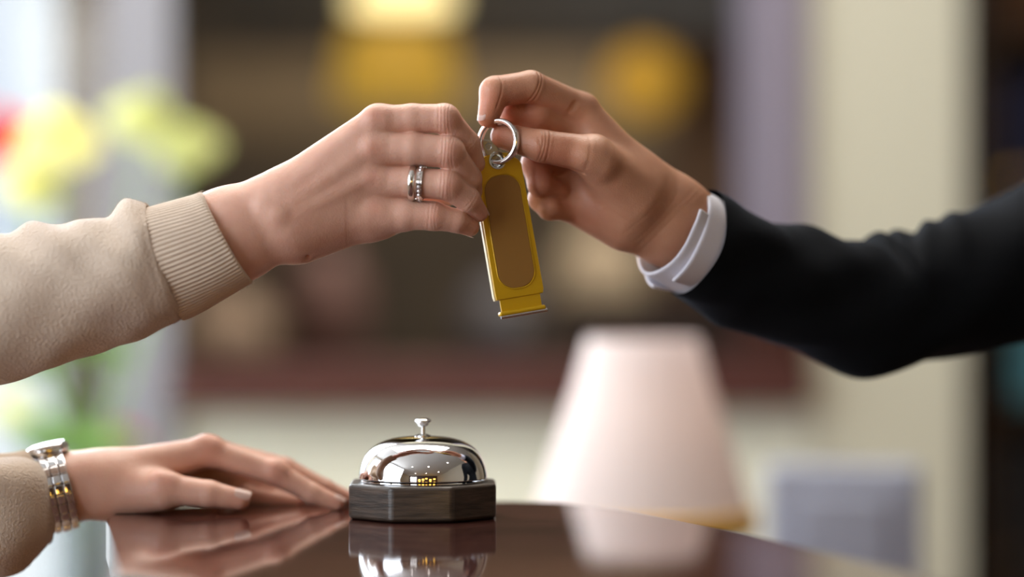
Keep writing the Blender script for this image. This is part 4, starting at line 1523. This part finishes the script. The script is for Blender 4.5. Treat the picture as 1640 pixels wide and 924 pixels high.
# hanging soffit and dark beam of the far room
sbox('trim_4', [((-.8, 5.9, 1.57), (1.2, 6.1, 1.77))], mat('tan_soffit', lin(128, 112, 88), .7))
sbox('trim_5', [((-.58, 4.9, 1.72), (2.6, 5.1, H))], mat('grey_beam', lin(96, 93, 90), .7))

# sideboard against the far side of the partition opening, with vases
SBY = 5.6
sb = empty('sideboard', (.2, SBY, 0), 'long dark wooden sideboard in the room beyond the opening', 'sideboard')
DK = wood_mat('dark_walnut', lin(42, 28, 22), lin(60, 42, 34), .4, 9, (1, 8, 8))
bm = bmesh.new(); box(bm, (-.62, SBY, .12), (1.15, SBY + .45, .97), .006); obj('carcass', bm, DK, sb)
bm = bmesh.new(); box(bm, (-.64, SBY - .02, .97), (1.17, SBY + .47, 1.0), .006); obj('top', bm, LEDGE, sb)
for i in range(4):
    x0 = -.60 + i * .44
    bm = bmesh.new(); box(bm, (x0, SBY - .018, .16), (x0 + .42, SBY - .001, .94), .004); d_ = obj('door', bm, DK, sb)
    bm = bmesh.new(); box(bm, (x0 + .36, SBY - .035, .52), (x0 + .375, SBY - .018, .62), .003); obj('handle', bm, BRASS, d_)
for x in (-.58, 1.06):
    bm = bmesh.new(); box(bm, (x, SBY + .03, 0), (x + .05, SBY + .4, .12), .003); obj('leg', bm, DK, sb)


def vessel(px, Y, zbase, r, hgt, m, label):
    x = (px - 820) / FPX * Y
    M_ = Matrix.Translation((x, Y, zbase))
    o = empty('ceramic_vase', (x, Y, zbase), label, 'vase')
    bm = bmesh.new()
    lathe(bm, [(0, 0), (r * .5, 0), (r * .62, .01), (r * .95, hgt * .3), (r, hgt * .5), (r * .85, hgt * .72), (r * .45, hgt * .88), (r * .42, hgt * .94), (r * .55, hgt), (r * .48, hgt), (r * .36, hgt * .92), (0, hgt * .9)], 40, M_)
    obj('vase_body', bm, m, o)
    bm = bmesh.new()
    tube(bm, [M_ @ Vector((r * .52 * math.cos(a), r * .52 * math.sin(a), hgt)) for a in np.linspace(0, 2 * PI, 25)[:-1]], r * .05, 8, closed=True)
    obj('rim', bm, m, o)
    return o


C1 = mat('beige_ceramic', lin(196, 172, 150), .5); C2 = mat('rose_ceramic', lin(140, 108, 102), .5); C3 = mat('grey_ceramic', lin(120, 120, 128), .5); C4 = mat('cream_ceramic', lin(214, 196, 168), .5)
for c_ in (C1, C2, C3, C4): noise_bump(c_, 60, .1)
vessel(360, 5.75, 1.0, .13, .21, C1, 'wide beige ceramic vase at the left on the dark sideboard')
vessel(520, 5.75, 1.0, .10, .34, C2, 'tall dusty rose ceramic vase behind the fob hand on the sideboard')
vessel(800, 5.80, 1.0, .09, .25, C3, 'grey ceramic vase seen beside the bottom of the fob')
vessel(962, 5.75, 1.0, .115, .40, C4, 'tall cream ceramic vase below the right hand on the sideboard')

# dark cabinet behind the opening at the right
cb = empty('tall_cabinet', (.6, 4.6, 0), 'dark brown wooden cabinet under the black sleeve behind the lamp', 'cabinet')
bm = bmesh.new(); box(bm, (.10, 4.45, .06), (.60, 4.85, 1.16), .006); obj('carcass', bm, DK, cb)
bm = bmesh.new(); box(bm, (.08, 4.43, 1.16), (.62, 4.87, 1.19), .005); obj('top', bm, DK, cb)
for i in range(2):
    bm = bmesh.new(); box(bm, (.12 + i * .235, 4.435, .10), (.345 + i * .235, 4.449, 1.12), .004); d_ = obj('door', bm, DK, cb)
    bm = bmesh.new(); box(bm, (.31 + i * .05, 4.42, .62), (.322 + i * .05, 4.435, .74), .003); obj('handle', bm, BRASS, d_)
bm = bmesh.new(); box(bm, (.12, 4.47, 0), (.58, 4.83, .06)); obj('plinth', bm, DK, cb)

# brown door leaf between globe lamp and mauve post
sbox('door_1', [((.34, 5.3, 0), (.62, 5.36, 2.3))], wood_mat('tan_door', lin(112, 80, 52), lin(134, 98, 66), .5, 6, (8, 8, 1)))

# bookcase in the room at the right
bc = empty('bookcase', (1.15, 4.3, 0), 'dark wooden bookcase at the right edge of the picture', 'bookcase')
X0, X1, Y0, Y1 = .80, 1.55, 4.15, 4.5
bm = bmesh.new(); box(bm, (X0, Y0, 0), (X0 + .03, Y1, 2.2), .003); obj('side_panel', bm, DK, bc)
bm = bmesh.new(); box(bm, (X1 - .03, Y0, 0), (X1, Y1, 2.2), .003); obj('side_panel', bm, DK, bc)
bm = bmesh.new(); box(bm, (X0 + .03, Y1 - .02, .03), (X1 - .03, Y1, 2.2)); obj('back_panel', bm, DK, bc)
shz = [.03, .34, .66, .985, 1.31, 1.63, 1.95]
for z in shz:
    bm = bmesh.new(); box(bm, (X0 + .03, Y0 + .005, z), (X1 - .03, Y1 - .02, z + .025), .002); obj('shelf', bm, DK, bc)
BLUE = mat('navy_cloth', lin(26, 34, 74), .6); NUT = mat('brown_card', lin(92, 58, 30), .7); CYAN = mat('cyan_plastic', lin(104, 178, 200), .5); CHAR = mat('charcoal_card', lin(40, 42, 50), .6)
for c_ in (BLUE, NUT, CYAN, CHAR): noise_bump(c_, 200, .1)
protos = {}


def binder(x, z, w, hgt, m, label, grp):
    o = empty('ring_binder', (x, Y0 + .03, z), label, 'binder', grp)
    bm = bmesh.new(); box(bm, (x, Y0 + .03, z), (x + w, Y0 + .29, z + hgt), .003); obj('cover', bm, m, o)
    bm = bmesh.new(); lathe(bm, [(0, -.001), (.009, -.001), (.009, .0), (.012, .001), (0, .001)], 16, Matrix.Translation((x + w / 2, Y0 + .0295, z + .06)) @ Matrix.Rotation(PI / 2, 4, 'X')); obj('finger_hole', bm, STEEL, o)
    return o


for i in range(9):
    binder(X0 + .035 + i * .070, 1.335, .062, .24, BLUE, 'navy blue ring binder standing on the shelf above the black sleeve', 'navy binders on the shelf above the black sleeve')
for i in range(9):
    binder(X0 + .035 + i * .070, .685, .062, .25, CHAR, 'charcoal ring binder on the bookcase shelf below the cyan box', 'charcoal binders on the low shelf')
for i in range(2):
    x = X0 + .04 + i * .34
    o = empty('storage_box', (x, Y0 + .03, 1.655), ['brown card storage box on the upper shelf, by the cream pier', 'brown card storage box on the upper shelf, farther from the cream pier'][i], 'box')
    bm = bmesh.new(); box(bm, (x, Y0 + .03, 1.655), (x + .32, Y0 + .29, 1.83), .003); obj('box_body', bm, NUT, o)
    bm = bmesh.new(); box(bm, (x - .003, Y0 + .026, 1.83), (x + .323, Y0 + .293, 1.87), .003); obj('box_lid', bm, NUT, o)
o = empty('storage_box', (.93, Y0 + .03, 1.01), 'cyan blue storage box below the black sleeve at the right edge', 'box')
bm = bmesh.new(); box(bm, (.875, Y0 + .03, 1.01), (1.2, Y0 + .29, 1.12), .006); obj('box_body', bm, CYAN, o)
bm = bmesh.new(); box(bm, (.872, Y0 + .026, 1.12), (1.203, Y0 + .293, 1.15), .004); obj('box_lid', bm, CYAN, o)

# ------------------------------------------------------------------ lobby behind the camera (seen in the bell)
k_ = 0
DOWN = glow('downlight', (1, .93, .86, 1), 14)
for x, y in ((-.9, -.6), (.5, -.6), (-.9, -2.3), (.5, -2.3), (1.7, .6), (1.9, -1.5)):
    k_ += 1
    o = empty('downlight', (x, y, H), 'round recessed ceiling downlight over the lobby behind the camera', 'ceiling light', 'recessed downlights')
    bm = bmesh.new(); lathe(bm, [(.065, 0), (.085, -.004), (.085, -.008), (.062, -.008), (.06, -.002), (.065, 0)], 32, Matrix.Translation((x, y, H))); obj('rim', bm, STEEL, o)
    bm = bmesh.new(); lathe(bm, [(0, -.003), (.062, -.003), (.062, -.001), (0, -.001)], 32, Matrix.Translation((x, y, H))); obj('diffuser', bm, DOWN, o)
for i, (x, z) in enumerate(((-.5, 1.30), (.15, 1.45), (.75, 1.75), (1.5, 1.35), (2.3, 1.6))):
    o = empty('wall_lamp', (x, YB, z), 'amber wall lamp on the lobby wall behind the camera', 'lamp', 'amber wall lamps')
    bm = bmesh.new(); box(bm, (x - .17, YB + .03, z - .22), (x + .17, YB + .16, z + .22), .01); obj('lamp_shade', bm, glow('amber_%d' % i, (1, .55, .08, 1), 5), o)
    bm = bmesh.new(); box(bm, (x - .06, YB, z - .08), (x + .06, YB + .03, z + .08), .004); obj('wall_plate', bm, BRASS, o)
